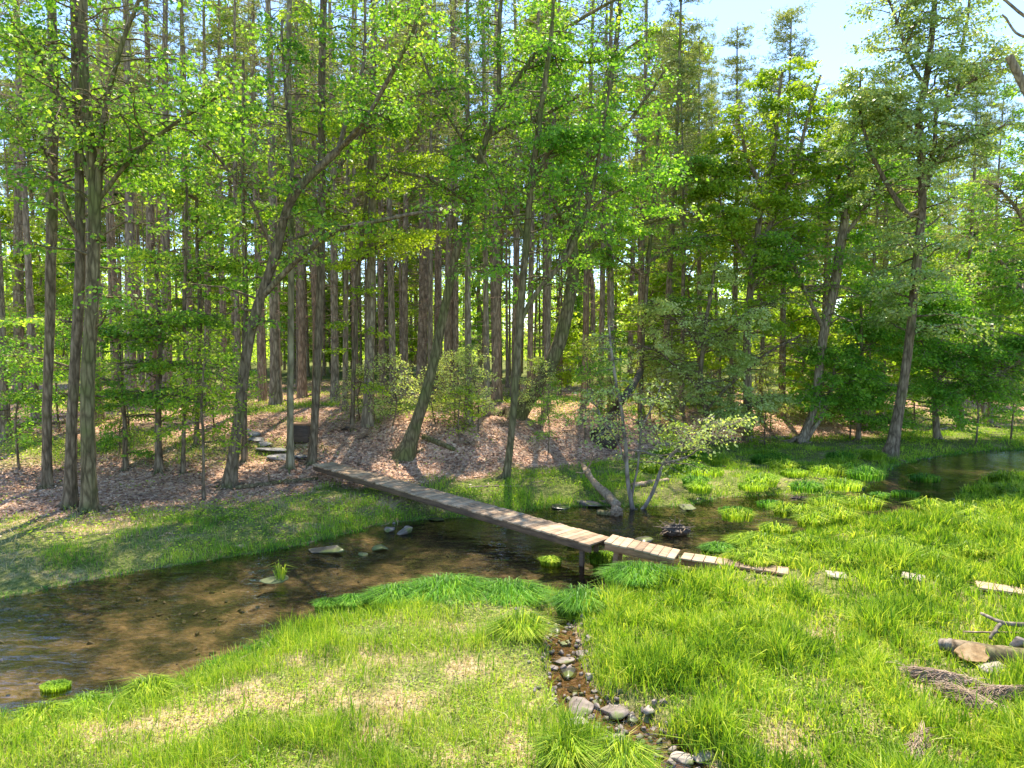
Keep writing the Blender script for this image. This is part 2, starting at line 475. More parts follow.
M_TWIG = bark_mat("dead_twig", (0.16, 0.11, 0.075), (0.28, 0.20, 0.14), (0.36, 0.28, 0.2), 8, bump=0.1)
G = leaf_mat
M_LEAF = G("maple_leaf", [(0.0, (0.06, 0.16, 0.018)), (0.35, (0.14, 0.31, 0.035)), (0.65, (0.27, 0.45, 0.05)), (1.0, (0.50, 0.60, 0.10))], rnd=.7)
M_LEAF_D = G("deep_green_leaf", [(0.0, (0.07, 0.19, 0.022)), (0.4, (0.17, 0.37, 0.04)), (0.7, (0.29, 0.49, 0.06)), (1.0, (0.46, 0.60, 0.11))], trans=.55)
M_LEAF_Y = G("yellow_green_leaf", [(0.0, (0.10, 0.20, 0.015)), (0.35, (0.22, 0.36, 0.025)), (0.7, (0.36, 0.48, 0.04)), (1.0, (0.52, 0.58, 0.07))])
M_LEAF_S = G("silvery_leaf", [(0.0, (0.12, 0.19, 0.035)), (0.4, (0.26, 0.37, 0.085)), (0.7, (0.42, 0.50, 0.17)), (1.0, (0.66, 0.68, 0.38))], trans=0.38, rough=0.35, spec=0.5)
M_LEAF_G = G("grey_green_leaf", [(0.0, (0.18, 0.26, 0.06)), (0.4, (0.40, 0.50, 0.15)), (0.7, (0.58, 0.64, 0.28)), (1.0, (0.74, 0.76, 0.45))], trans=0.5)
M_LEAF_U = G("undergrowth_leaf", [(0.0, (0.14, 0.25, 0.02)), (0.4, (0.30, 0.44, 0.035)), (0.7, (0.44, 0.57, 0.06)), (1.0, (0.6, 0.68, 0.14))], trans=.55)
M_LEAF_FAR = G("far_leaf", [(0.0, (0.22, 0.34, 0.04)), (0.4, (0.38, 0.52, 0.07)), (0.7, (0.52, 0.64, 0.12)), (1.0, (0.68, 0.74, 0.25))], trans=0.6, nscale=.15)
M_NEEDLE = G("pine_needle", [(0.0, (0.09, 0.13, 0.035)), (0.4, (0.20, 0.25, 0.075)), (0.7, (0.32, 0.36, 0.13)), (1.0, (0.46, 0.46, 0.22))], trans=0.35, rough=0.5)
M_GRASS = G("grass_blade", [(0.0, (0.05, 0.12, 0.012)), (0.35, (0.17, 0.31, 0.02)), (0.65, (0.32, 0.46, 0.035)), (1.0, (0.56, 0.60, 0.10))], nscale=1.3, trans=0.42, rnd=.95, rough=.45, spec=.18)
M_GRASS_D = G("bank_grass", [(0.0, (0.06, 0.15, 0.012)), (0.4, (0.19, 0.35, 0.03)), (0.7, (0.36, 0.50, 0.045)), (1.0, (0.56, 0.62, 0.10))], nscale=0.6, trans=0.45)
M_SEDGE = G("sedge_blade", [(0.0, (0.03, 0.10, 0.012)), (0.4, (0.08, 0.24, 0.025)), (0.7, (0.16, 0.36, 0.035)), (1.0, (0.30, 0.48, 0.07))], nscale=1.5, trans=0.4, rnd=.8)
M_STRAW = G("dry_grass_blade", [(0.0, (0.25, 0.19, 0.08)), (0.5, (0.45, 0.37, 0.18)), (1.0, (0.62, 0.52, 0.32))], nscale=0.6, trans=0.35)
M_REED = G("dead_reed", [(0.0, (0.22, 0.14, 0.08)), (0.5, (0.46, 0.33, 0.22)), (1.0, (0.62, 0.48, 0.36))], nscale=2.0, trans=0.15)
M_LITTER = G("fallen_leaf", [(0.0, (0.17, 0.09, 0.055)), (0.4, (0.42, 0.27, 0.185)), (0.7, (0.60, 0.40, 0.275)), (1.0, (0.76, 0.58, 0.44))], nscale=0.6, trans=0.15)
M_ROCK = rock_mat("grey_rock", (0.07, 0.055, 0.042), (0.17, 0.135, 0.11), (0.32, 0.265, 0.22), moss=.2)
M_ROCK_D = rock_mat("dark_wet_rock", (0.02, 0.02, 0.015), (0.05, 0.045, 0.035), (0.14, 0.12, 0.09), moss=0.3, rough=0.35)
M_ROCK_M = rock_mat("mossy_rock", (0.04, 0.04, 0.03), (0.10, 0.09, 0.06), (0.22, 0.19, 0.13), moss=0.8)
M_ROCK_W = rock_mat("pale_rock", (0.20, 0.16, 0.12), (0.34, 0.28, 0.22), (0.52, 0.44, 0.36), moss=.25)
M_SLATE = rock_mat("step_stone", (0.10, 0.095, 0.09), (0.22, 0.205, 0.20), (0.38, 0.355, 0.34))
M_PLANK = wood_mat("weathered_plank", (0.18, 0.115, 0.065), (0.34, 0.23, 0.135), (0.50, 0.37, 0.24))
M_BEAM = wood_mat("wet_dark_beam", (0.035, 0.024, 0.015), (0.08, 0.05, 0.03), (0.15, 0.095, 0.055))
M_BEAM_R = wood_mat("reddish_beam", (0.12, 0.055, 0.025), (0.24, 0.12, 0.055), (0.36, 0.20, 0.10))
M_ROT = rock_mat("rotten_wood", (0.10, 0.06, 0.035), (0.28, 0.19, 0.11), (0.48, 0.36, 0.24), sc=9)
M_ROOT = rock_mat("root_soil", (0.02, 0.014, 0.01), (0.05, 0.035, 0.022), (0.12, 0.085, 0.055), sc=5)
M_CUT = rock_mat("cut_wood", (0.36, 0.19, 0.07), (0.60, 0.36, 0.15), (0.74, 0.50, 0.25), sc=11, bump=0.3)
M_CUT_O = rock_mat("orange_wood", (0.45, 0.14, 0.04), (0.6, 0.22, 0.07), (0.7, 0.33, 0.12), sc=9)
M_SHADOW = wood_mat("shadow_dark", (0.02, 0.015, 0.012), (0.06, 0.045, 0.035), (0.11, 0.08, 0.06))  # near-black tone for the block that stands in for shade

# ------------------------------------------------------------------ ground sheet
def axis(fine, coarse):
    a = [0.0]
    for step, upto in fine + coarse:
        while a[-1] < upto: a.append(a[-1] + step)
    return np.array(a)
xa = axis([(0.11, 14), (0.2, 26)], [(0.6, 50), (2.5, 110), (12, 420)])
XS = np.concatenate([-xa[::-1][:-1], xa])
ya = axis([(0.11, 24), (0.2, 36)], [(0.5, 55), (2.0, 120), (12, 500)])
YS = np.concatenate([-np.array([200, 120, 60, 30, 15, 8, 4, 2, 1, .5])[:], ya]) + 4.0
gx, gy = np.meshgrid(XS, YS)
gz = H(gx.ravel(), gy.ravel()).reshape(gx.shape)
nx, ny = len(XS), len(YS)
idx = np.arange(nx * ny).reshape(ny, nx)
fq = np.stack([idx[:-1, :-1], idx[:-1, 1:], idx[1:, 1:], idx[1:, :-1]], -1).reshape(-1, 4)
V = np.stack([gx.ravel(), gy.ravel(), gz.ravel()], 1)
me = mesh_np("ground", V, [fq]); smooth_shade(me)

def zones(x, y):
    sd = stream_sd(x, y)
    px = 512 + F * x / np.maximum(y, 2.0)
    toe = np.interp(px, T_PX, TOE)
    nn = fbm(x * 0.9, y * 0.9, 41) - 0.5
    far = sstep(-1.2, 0.6, y - toe + 3 * nn)
    # forest floor on the left and middle is bare litter; green returns in places
    green = sstep(0.5, 0.6, fbm(x * 0.3, y * 0.3, 43)) * sstep(2, 6, y - toe)
    green = np.maximum(green, sstep(44, 52, y))
    green = np.maximum(green, 0.9 * sstep(690, 800, px) * sstep(0.40, 0.55, fbm(x * 0.3, y * 0.3, 45)))
    litter = far * (1 - (0.85 + .15 * sstep(44, 52, y)) * green)
    bed = 1 - sstep(-0.12, 0.18, sd)
    rd = riv_d(x, y)
    bed = np.maximum(bed, 1 - sstep(0.18, 0.34, rd))
    straw = np.zeros_like(sd)
    for cx, cy_, rx, ry, s in STRAW:
        straw = np.maximum(straw, s * np.exp(-((x - cx) / rx) ** 2 - ((y - cy_) / ry) ** 2))
    near = (y < toe) & (sd > 0)
    straw = np.clip((straw * 1.15 + 0.25 * sstep(0.6, 0.7, fbm(x * 1.3, y * 1.3, 47))) * (0.25 + 1.3 * sstep(.38, .62, fbm(x * 2.6, y * 2.6, 48, 4))), 0, 1) * near
    return sd, litter, bed, straw, toe, px

def sp_(px, py, rx, ry, s=1.0):
    p = onz(px, py, 0.25); return (p[0], p[1], rx, ry, s)
STRAW = [sp_(290, 692, 1.0, 0.5), sp_(215, 715, 0.8, 0.4, .8), sp_(100, 735, 1.0, 0.35), sp_(525, 690, 0.28, 0.6), sp_(520, 740, 0.3, 0.5),
         sp_(460, 665, 0.5, 0.4, .7), sp_(350, 740, 0.5, 0.4, .6), sp_(935, 680, 0.5, 0.5, .9), sp_(965, 715, 0.5, 0.4, .8), sp_(920, 750, 0.5, .5, .9),
         sp_(840, 640, 0.7, 0.8, .55), sp_(800, 740, 0.6, .4, .5), sp_(700, 765, 0.6, .25, .9), sp_(60, 525, 1.8, 0.8, .9), sp_(180, 505, 3.0, 0.8, .8),
         sp_(380, 500, 1.5, 0.8, .6), sp_(1000, 640, .6, .5, .5), sp_(400, 700, .5, .5, .6), sp_(330, 660, .8, .4, .6), sp_(440, 755, .4, .3, .7)]
_, li, be, st, _, _ = zones(V[:, 0], V[:, 1])
for nm, ar in (("litter", li), ("bed", be), ("straw", st), ("mud", 1 - sstep(.22, .40, riv_d(V[:, 0], V[:, 1])))):
    a = me.attributes.new(nm, 'FLOAT', 'POINT'); a.data.foreach_set("value", ar.astype(np.float32))
tag(obj("ground", me, M_GROUND), kind="structure")

# water surface (flat sheet; the banks cut its edge)
cx = np.arange(-60, 64, 1.0)
g = Geo()
g.add([(-420, 4, 0), (420, 4, 0), (420, 60, 0), (-420, 60, 0)], [[0, 1, 2, 3]])
# clip the sheet to a loop a little outside the water's edge
import bmesh
def offset_loop(P, d):
    P = np.asarray(P); out = []
    for i in range(len(P)):
        a = P[max(i - 1, 0)]; b = P[min(i + 1, len(P) - 1)]
        t_ = b - a; n_ = np.array([-t_[1], t_[0]]); n_ /= (np.linalg.norm(n_) + 1e-9); out.append(P[i] + n_ * d)
    return np.array(out)
fl = offset_loop(FARL, 0.35); nl = offset_loop(NEARL, 0.35)
bm = bmesh.new()
# strip mesh between the two edges, matched by arc fraction
def resamp(P, n):
    d = np.concatenate([[0], np.cumsum(np.linalg.norm(np.diff(P, axis=0), axis=1))]); s = np.linspace(0, d[-1], n)
    return np.stack([np.interp(s, d, P[:, k]) for k in range(P.shape[1])], 1)
allv = np.vstack([fl, nl])
vv = [bm.verts.new((p[0], p[1], 0.0)) for p in allv]
bm.faces.new(vv)
bmesh.ops.triangulate(bm, faces=bm.faces[:])
for f_ in bm.faces:
    f_.normal_update()
    if f_.normal.z < 0: f_.normal_flip()
me = bpy.data.meshes.new("stream_water"); bm.to_mesh(me); bm.free()
tag(obj("stream_water", me, M_WATER), kind="structure")

g = Geo()
Rv = resamp(RIV, 60)
tt = np.gradient(Rv, axis=0); nn_ = np.stack([-tt[:, 1], tt[:, 0]], 1); nn_ /= np.linalg.norm(nn_, axis=1, keepdims=True)
zc = H(Rv[:, 0], Rv[:, 1]) + 0.035
k_ = np.ones(9) / 9; zc = np.convolve(np.pad(zc, 4, 'edge'), k_, 'valid')
zc = np.maximum(zc, 0.004)
wR = 0.46
A = np.column_stack([Rv + nn_ * wR, zc]); B = np.column_stack([Rv - nn_ * wR, zc])
n = len(Rv); fq_ = np.array([[i, i + 1, n + i + 1, n + i] for i in range(n - 1)])
if np.cross(A[1] - A[0], B[0] - A[0])[2] > 0: fq_ = fq_
else: fq_ = fq_[:, ::-1]
g.add(np.vstack([A, B]), fq_)
tag(obj("rivulet_water", g.mesh("rivulet_water", True), M_RIV), kind="structure")

# ------------------------------------------------------------------ trees
def curve(P, R, n=24, jit=0.0, r=None):
    P = smooth_poly(P, 6); R = np.asarray(R, float)
    q = resamp(P, n)
    Rr = np.interp(np.linspace(0, 1, n), np.linspace(0, 1, len(R)), R)
    if jit and r is not None:
        f = np.linspace(0, 1, n)
        for k in (2.3, 5.1):
            q[:, 0] += jit / k * np.sin(f * k * 6 + r.random() * 6) * np.sqrt(f); q[:, 1] += jit / k * np.sin(f * k * 5 + r.random() * 6) * np.sqrt(f)
    return q, Rr

LEAFK = 1.5
def foliage(stems, r, f0=0.3, nb=40, L=(1.5, 3.5), up=(0.0, 0.6), twigs=9, tl=(0.3, 0.9), leaf=0.12, per=12, flat=0.08, droop=0.25, wood=None, crown=None, spread=0.10, lw=0.66, gaps=0.50):
    """side branches along the stems, twigs along the branches, leaves along the twigs"""
    Bp, Br, Tp, Tr = [], [], [], []
    for (P, R) in stems:
        n = len(P)
        for k in range(nb):
            f = f0 + (1 - f0) * ((k + r.random()) / nb)
            i = min(int(f * (n - 1)), n - 2); u = f * (n - 1) - i
            b0 = P[i] * (1 - u) + P[i + 1] * u; rad = R[i]
            az = k * 2.4 + r.normal() * 0.6
            el = r.uniform(*up)
            ln = r.uniform(*L) * (1 - 0.55 * max(0, (f - 0.5) / 0.5))
            d = np.array([math.cos(az) * math.cos(el), math.sin(az) * math.cos(el), math.sin(el)])
            K = 6; s = np.linspace(0, 1, K)[:, None]
            side = np.array([-d[1], d[0], 0.0]) * r.normal() * 0.18
            p = b0 + d * ln * s + side * ln * s * s + np.array([0, 0, -droop * ln]) * s * s * s
            p[1:] += r.normal(size=(K - 1, 3)) * 0.03 * ln
            Bp.append(p); Br.append(np.linspace(min(rad * 0.5, 0.012 + ln * 0.012), 0.005, K))
            for j in range(twigs):
                g_ = 0.18 + 0.82 * (j + r.random()) / twigs
                ii = min(int(g_ * (K - 1)), K - 2); uu = g_ * (K - 1) - ii
                t0 = p[ii] * (1 - uu) + p[ii + 1] * uu
                bd = p[ii + 1] - p[ii]; bd /= np.linalg.norm(bd) + 1e-9
                sd_v = np.array([-bd[1], bd[0], 0.0]); sd_v /= np.linalg.norm(sd_v) + 1e-9
                sg = 1 if (j % 2) else -1
                td = bd * 0.6 + sd_v * sg * r.uniform(0.5, 1.1) + np.array([0, 0, r.normal() * 0.22])
                td /= np.linalg.norm(td)
                tln = r.uniform(*tl) * (1.1 - 0.4 * g_)
                s4 = np.linspace(0, 1, 4)[:, None]
                Tp.append(t0 + td * tln * s4 + np.array([0, 0, -0.18 * tln]) * s4 * s4)
                Tr.append(np.linspace(0.007, 0.003, 4))
    Bp = np.array(Bp); Tp = np.array(Tp)
    wood.tubes(Bp, np.array(Br), 4); wood.tubes(Tp, np.array(Tr), 3)
    M = len(Tp)
    lk = 1.0 if leaf > .22 else .8
    m = int(M * per * LEAFK / lk ** 1.7); leaf = leaf * lk
    ti = r.integers(0, M, m); s = r.random(m) ** 0.7
    a = Tp[ti, 0]; d = Tp[ti, 3] - a
    C = a + d * s[:, None] + np.column_stack([r.normal(size=m) * spread, r.normal(size=m) * spread, r.normal(size=m) * flat])
    az = np.arctan2(d[:, 1], d[:, 0]) + r.normal(size=m) * 1.0
    D = np.column_stack([np.cos(az), np.sin(az), r.normal(size=m) * 0.45 - 0.55])
    Nn = np.column_stack([r.normal(size=m) * 1.0, r.normal(size=m) * 1.0, 0.6 + 0 * az])
    o1, o2 = r.random() * 40, r.random() * 40
    kp = fbm(C[:, 0] * 0.75 + C[:, 2] * 0.45 + o1, C[:, 1] * 0.75 - C[:, 2] * 0.55 + o2, 3, 2) + 0.12 * r.normal(size=m) > gaps
    C, D, Nn = C[kp], D[kp], Nn[kp]; m = len(C)
    ls = leaf * r.uniform(0.45, 1.35, m)
    crown.leaves(C, D, Nn, ls, ls * lw)

def tree(name, label, cat, base, stems_px, limbs_px, bark, leafm, fol, group=None, seed=0, flare=1.6, depth_lean=0.0, sides=10, root_label=None):
    """stems as (px, py, width_px) seen in the photograph, stood up at the depth where the base meets the ground"""
    r = np.random.default_rng(seed)
    b = hit(*base)
    y0 = b[1]; mpp = y0 / F
    root = thing(name, label, cat, (b[0], b[1], b[2]), 0, group)
    wood = Geo(); tw = Geo(); crown = Geo(); stems = []
    for si, st_ in enumerate([stems_px] + limbs_px):
        dy = 0.0
        pts = []; rad = []
        yaw = r.uniform(-0.5, 0.5) if si else 0.0
        for q, pt in enumerate(st_):
            off = pt[3] if len(pt) > 3 else None
            dd = (off if off is not None else (dy + (yaw * 0.3 * q if si else depth_lean * q)))
            p = at(pt[0], pt[1], y0 + dd) - b
            pts.append(p); rad.append(pt[2] * 0.43 * mpp)
        if si == 0:
            pts[0] = np.array([0, 0, -0.25]) ; 
        P, R = curve(pts, rad, 26 if si == 0 else 14, 0.05 if si == 0 else 0.06, r)
        if si == 0:
            hgt = P[:, 2]; R = R * (1 + (flare - 1) * np.exp(-np.maximum(hgt, 0) / 0.35))
        stems.append((P, R))
        (wood if si == 0 else wood).tubes(P, R, sides if si == 0 else 7, 0.12)
    r0 = stems[0][1][3]
    for k in range(6):
        a_ = k * 1.05 + r.random() * .7; q = np.array([0, .25, .5, .8, 1.15]) * r.uniform(2.5, 5) * r0
        rx_, ry_ = np.cos(a_ + q * .4) * (q + r0 * .5), np.sin(a_ + q * .4) * (q + r0 * .5)
        gz_ = H(b[0] + rx_, b[1] + ry_) - b[2]
        gz_[0] = max(gz_[0], 0) + r0 * 1.1; gz_[1] += r0 * .25; gz_[2:] -= np.array([0, .03, .12]) * r0 / .15
        wood.tubes(np.column_stack([rx_, ry_, gz_]), np.array([.55, .42, .32, .22, .1]) * r0, 7, .1)
    for kw in (fol if isinstance(fol, list) else [fol]):
        kw = dict(kw); use = kw.pop('use', None)
        foliage([stems[i] for i in use] if use is not None else stems, r, wood=tw, crown=crown, **kw)
    if tw.n:
        for v_ in tw.V: pass
        base_n = wood.n
        wood.add(np.vstack(tw.V), np.vstack(tw.F4))
    obj("trunk", wood.mesh("trunk", True), bark, root)
    if crown.n: obj("crown", crown.mesh("crown"), leafm, root)
    return root, y0

FD = dict(f0=0.3, nb=26, L=(1.2, 3.2), up=(-0.1, 0.6), twigs=10, per=9, leaf=0.15)
LAYER = dict(f0=0.1, nb=18, L=(0.7, 2.0), up=(-.1, .2), twigs=9, per=11, leaf=0.14, tl=(.3, .7), flat=.04, spread=.13, droop=.12, gaps=.44)
# --- the individual trees
tree("maple_tree", "mossy twin-topped maple on the left bank, nearest the water, bare below", "tree", (89, 512),
     [(89, 512, 16), (88, 400, 15), (92, 300, 14), (94, 200, 13), (88, 120, 11), (84, 40, 9), (82, -120, 6)],
     [[(92, 250, 9), (100, 170, 8), (107, 95, 6), (126, 34, 5), (150, -20, 3)], [(90, 180, 6), (70, 120, 5), (40, 60, 4), (10, 20, 3)], [(92, 210, 6), (130, 160, 5), (180, 120, 4), (230, 90, 3)]],
     M_BARK_MOSS, M_LEAF, dict(FD, nb=24, gaps=.53), seed=11)
tree("maple_tree", "dark trunk rising just left of the mossy twin-topped maple on the left bank", "tree", (69, 508),
     [(69, 508, 14), (73, 400, 11), (79, 300, 11), (80, 200, 10), (77, 100, 9), (70, -80, 6)],
     [[(79, 240, 6), (60, 190, 5), (45, 150, 4), (20, 120, 3)]], M_BARK_GREY, M_LEAF, dict(FD, nb=20, f0=0.42, gaps=.54), seed=12)
tree("maple_tree", "slender straight dark trunk near the left edge of the bank", "tree", (47, 488),
     [(47, 488, 10), (47, 400, 10), (52, 250, 11), (53, 80, 10), (52, -80, 7)], [], M_BARK_GREY, M_LEAF, dict(FD, nb=26, f0=0.5), seed=13)
tree("maple_tree", "short slim trunk among the leaf litter with low yellow-green leaves", "tree", (159, 472),
     [(159, 472, 8), (158, 420, 7), (160, 350, 6), (158, 300, 4), (156, 260, 3)], [], M_BARK_GREY, M_LEAF_Y, dict(FD, nb=26, f0=0.25, L=(0.8, 2.2), twigs=8, per=8, leaf=0.13), seed=14)
tree("sapling", "thin dark sapling pole with bright leaves right of the short slim trunk", "tree", (183, 474),
     [(183, 474, 4.5), (184, 420, 4), (185, 330, 4), (186, 200, 3), (187, 120, 2)], [], M_BARK_GREY, M_LEAF, dict(FD, nb=22, f0=0.3, L=(0.6, 1.8), twigs=7, per=8, leaf=0.13), seed=15)
tree("sapling", "very thin sapling in the grass edge with a small lime green crown", "tree", (204, 500),
     [(204, 500, 3.5), (203, 450, 3), (202, 400, 3), (204, 360, 2), (206, 330, 2)], [], M_BARK_GREY, M_LEAF_Y, dict(FD, nb=20, f0=0.35, L=(0.6, 1.7), twigs=8, per=8, leaf=0.11), seed=16)
tree("maple_tree", "big maple leaning right over the bank, forking with one limb arching low to the right", "tree", (228, 487),
     [(228, 487, 14), (238, 420, 12), (247, 355, 12), (260, 298, 11), (275, 255, 11), (286, 212, 10), (305, 183, 9), (338, 150, 9)],
     [[(338, 150, 6, 0), (362, 124, 5, -.6), (385, 85, 5, -1), (408, 44, 4, -1.4), (425, -10, 3, -1.8)],
      [(338, 150, 6, 0), (350, 110, 4, .3), (362, 70, 4, .6), (366, 20, 3, .9), (362, -40, 2, 1)],
      [(345, 145, 5, 0), (375, 118, 4, .4), (410, 98, 3, .9), (455, 88, 2, 1.3)],
      [(262, 297, 8, 0), (298, 260, 7, -.4), (338, 230, 6, -.8), (380, 221, 5, -1.1), (425, 212, 4, -1.4), (462, 210, 3, -1.6)],
      [(290, 205, 5, 0), (292, 150, 4, .4), (285, 90, 3, .8), (282, 20, 3, 1)],
      [(275, 255, 5, 0), (250, 200, 4, -.6), (220, 160, 3, -1.2), (190, 130, 3, -1.6)]],
     M_BARK_GREY, M_LEAF, [dict(FD, nb=18, f0=0.45, use=[0]), dict(FD, nb=16, f0=0.15, L=(0.7, 2.0), use=[1, 2, 3, 5, 6]), dict(FD, nb=8, f0=0.3, L=(0.4, 1.2), use=[4], per=5)], seed=17)
tree("pine_tree", "straight tan mossy trunk rising beside the far end of the footbridge", "tree", (290, 468),
     [(290, 468, 8), (291, 300, 7), (290, 200, 7), (289, 50, 6), (288, -120, 4)], [], M_BARK_TAN, M_LEAF, dict(FD, nb=18, f0=0.5, L=(0.8, 2)), seed=18)
tree("maple_tree", "dark straight trunk standing at the very end of the footbridge", "tree", (311, 463),
     [(311, 463, 9), (316, 400, 9), (321, 250, 9), (322, 100, 8), (323, -100, 6)], [[(322, 200, 5), (350, 150, 4), (385, 110, 3), (420, 90, 2)]], M_BARK_GREY, M_LEAF_Y, dict(FD, nb=24, f0=0.5, L=(1, 2.6)), seed=19)
tree("understory_maple", "low tiered maple between the fork-footed trunk and the tall silvery tree", "tree", (858, 441),
     [(858, 441, 5), (860, 400, 5), (862, 350, 4), (860, 300, 3)],
     [[(860, 410, 3), (835, 395, 2), (815, 398, 2)], [(860, 400, 3), (885, 385, 2), (910, 390, 2)], [(861, 370, 3), (830, 350, 2), (810, 348, 2)], [(861, 350, 3), (890, 335, 2), (915, 335, 2)], [(860, 420, 2), (880, 418, 2), (895, 424, 1.5)]],
     M_BARK_GREY, M_LEAF_D, LAYER, seed=44)
tree("understory_maple", "slim tiered maple between the short slim trunk and the thick pine above the steps", "tree", (196, 446),
     [(196, 446, 5), (198, 380, 5), (200, 300, 5), (196, 220, 4), (200, 150, 3), (205, 80, 2)],
     [[(200, 290, 4), (165, 262, 3), (125, 250, 2)], [(198, 240, 4), (235, 215, 3), (270, 205, 2)], [(197, 200, 4), (160, 180, 3), (130, 172, 2)], [(200, 150, 3), (240, 120, 3), (275, 110, 2)], [(200, 270, 4), (240, 262, 3), (270, 268, 2)],
      [(200, 320, 3), (170, 318, 2), (140, 325, 2)]],
     M_BARK_GREY, M_LEAF, LAYER, seed=41)
tree("understory_maple", "slim maple with flat leafy tiers right of the dark trunk at the footbridge end", "tree", (352, 430),
     [(352, 430, 5), (354, 360, 5), (358, 280, 5), (366, 200, 4), (372, 120, 3), (376, 50, 2)],
     [[(360, 260, 4), (395, 238, 3), (430, 232, 2)], [(362, 230, 4), (330, 205, 3), (300, 198, 2)], [(368, 190, 4), (405, 165, 3), (440, 158, 2)], [(370, 150, 3), (340, 120, 3), (318, 112, 2)], [(374, 90, 3), (410, 65, 2), (440, 55, 2)]],
     M_BARK_GREY, M_LEAF_Y, LAYER, seed=42)
tree("understory_maple", "slim maple with flat leafy tiers right of the bent mossy trunk", "tree", (640, 425),
     [(640, 425, 5), (642, 350, 5), (648, 270, 5), (655, 190, 4), (660, 110, 3)],
     [[(648, 280, 4), (610, 255, 3), (580, 250, 2)], [(648, 262, 4), (690, 240, 3), (720, 235, 2)], [(652, 220, 4), (620, 190, 3), (600, 180, 2)], [(655, 190, 3), (690, 165, 3), (715, 158, 2)], [(644, 320, 3), (675, 300, 2), (700, 300, 2)]],
     M_BARK_GREY, M_LEAF, LAYER, seed=43)
tree("understory_maple", "low spreading young maple with flat bright leaf layers over the left bank", "tree", (126, 470),
     [(126, 470, 5), (124, 420, 5), (120, 370, 4.5), (117, 330, 4), (112, 290, 3)],
     [[(121, 385, 4), (80, 370, 3), (35, 358, 2.5), (-15, 355, 2)], [(120, 370, 4), (160, 362, 3), (200, 368, 2.5), (240, 385, 2)], [(118, 345, 3), (150, 325, 2.5), (190, 312, 2)], [(118, 340, 3), (70, 322, 2.5), (25, 318, 2)],
      [(122, 400, 3), (150, 392, 3), (180, 396, 2), (215, 405, 1.5)], [(122, 398, 3), (85, 395, 2), (40, 392, 2), (5, 398, 1.5)]],
     M_BARK_GREY, M_LEAF, dict(f0=0.12, nb=16, L=(0.5, 1.5), up=(-.1, .15), twigs=8, per=9, leaf=0.13, tl=(.3, .6), flat=.03, spread=.12, droop=.1, gaps=.42), seed=40)
tree("sapling", "thin pole left of the stone steps with a straight bare stem", "tree", (244, 462),
     [(244, 462, 6), (245, 400, 5), (245, 300, 5), (243, 150, 4), (243, 60, 3)], [], M_BARK_GREY, M_LEAF, dict(FD, nb=18, f0=0.35, L=(.6, 1.8), twigs=7, per=7), seed=20)
tree("maple_tree", "leaning maple with a flared mossy root foot beside the middle of the footbridge", "tree", (403, 457),
     [(403, 457, 22), (420, 412, 14), (433, 365, 12), (441, 325, 11), (456, 256, 10), (472, 205, 9), (478, 164, 8), (487, 137, 8), (499, 103, 7), (511, 89, 6), (538, 51, 5), (579, 20, 4), (624, -5, 3)],
     [[(499, 103, 6), (499, 60, 5), (500, 10, 4), (502, -60, 3)], [(487, 137, 5), (510, 125, 4), (540, 118, 3), (580, 95, 3)], [(478, 164, 4), (450, 120, 3), (430, 80, 3), (415, 30, 2)],
      [(523, 70, 4), (560, 60, 3), (600, 62, 3), (640, 40, 2)], [(472, 205, 4), (430, 180, 3), (390, 170, 3)]],
     M_BARK_MOSS, M_LEAF, [dict(FD, nb=34, f0=0.45, L=(1, 2.8), use=[0]), dict(FD, nb=15, f0=0.1, L=(.8, 2.2), use=[1, 2, 3, 4, 5])], seed=21, flare=1.5)
tree("maple_tree", "slim upright mossy trunk at the foot of the slope with deep green foliage", "tree", (505, 478),
     [(505, 478, 8), (512, 430, 8), (517, 360, 9), (521, 300, 9), (526, 240, 8), (532, 180, 7), (540, 120, 6), (550, 40, 4), (556, -60, 3)],
     [[(517, 345, 6), (521, 318, 6), (545, 281, 6), (566, 260, 6), (585, 215, 5), (600, 150, 4), (610, 80, 3)], [(559, 268, 4), (579, 222, 4), (607, 197, 3), (648, 178, 3), (690, 160, 2)],
      [(526, 240, 4), (500, 190, 3), (480, 150, 3)], [(532, 180, 5), (560, 140, 4), (590, 130, 3)]],
     M_BARK_MOSS, M_LEAF_D, [dict(FD, nb=36, f0=0.38, L=(1, 2.8), per=9, use=[0]), dict(FD, nb=18, f0=0.2, L=(.8, 2.2), per=9, use=[1, 2, 3, 4])], seed=22)
tree("maple_tree", "thick mossy trunk bending strongly right from the crest of the bank", "tree", (510, 418),
     [(510, 418, 20), (535, 390, 17), (556, 352, 15), (567, 310, 14), (574, 268, 12), (572, 235, 10), (580, 190, 8), (600, 130, 6), (615, 50, 5), (625, -50, 3)],
     [[(574, 268, 7), (600, 240, 5), (640, 225, 4), (680, 215, 3)], [(572, 235, 6), (550, 190, 5), (545, 130, 4), (540, 60, 3)], [(590, 160, 5), (630, 120, 4), (665, 70, 3)]],
     M_BARK_MOSS, M_LEAF_D, [dict(FD, nb=38, f0=0.42, L=(1.2, 3.4), per=9, leaf=.17, use=[0]), dict(FD, nb=18, f0=0.1, L=(.8, 2.6), per=9, leaf=.17, use=[1, 2, 3])], seed=23)
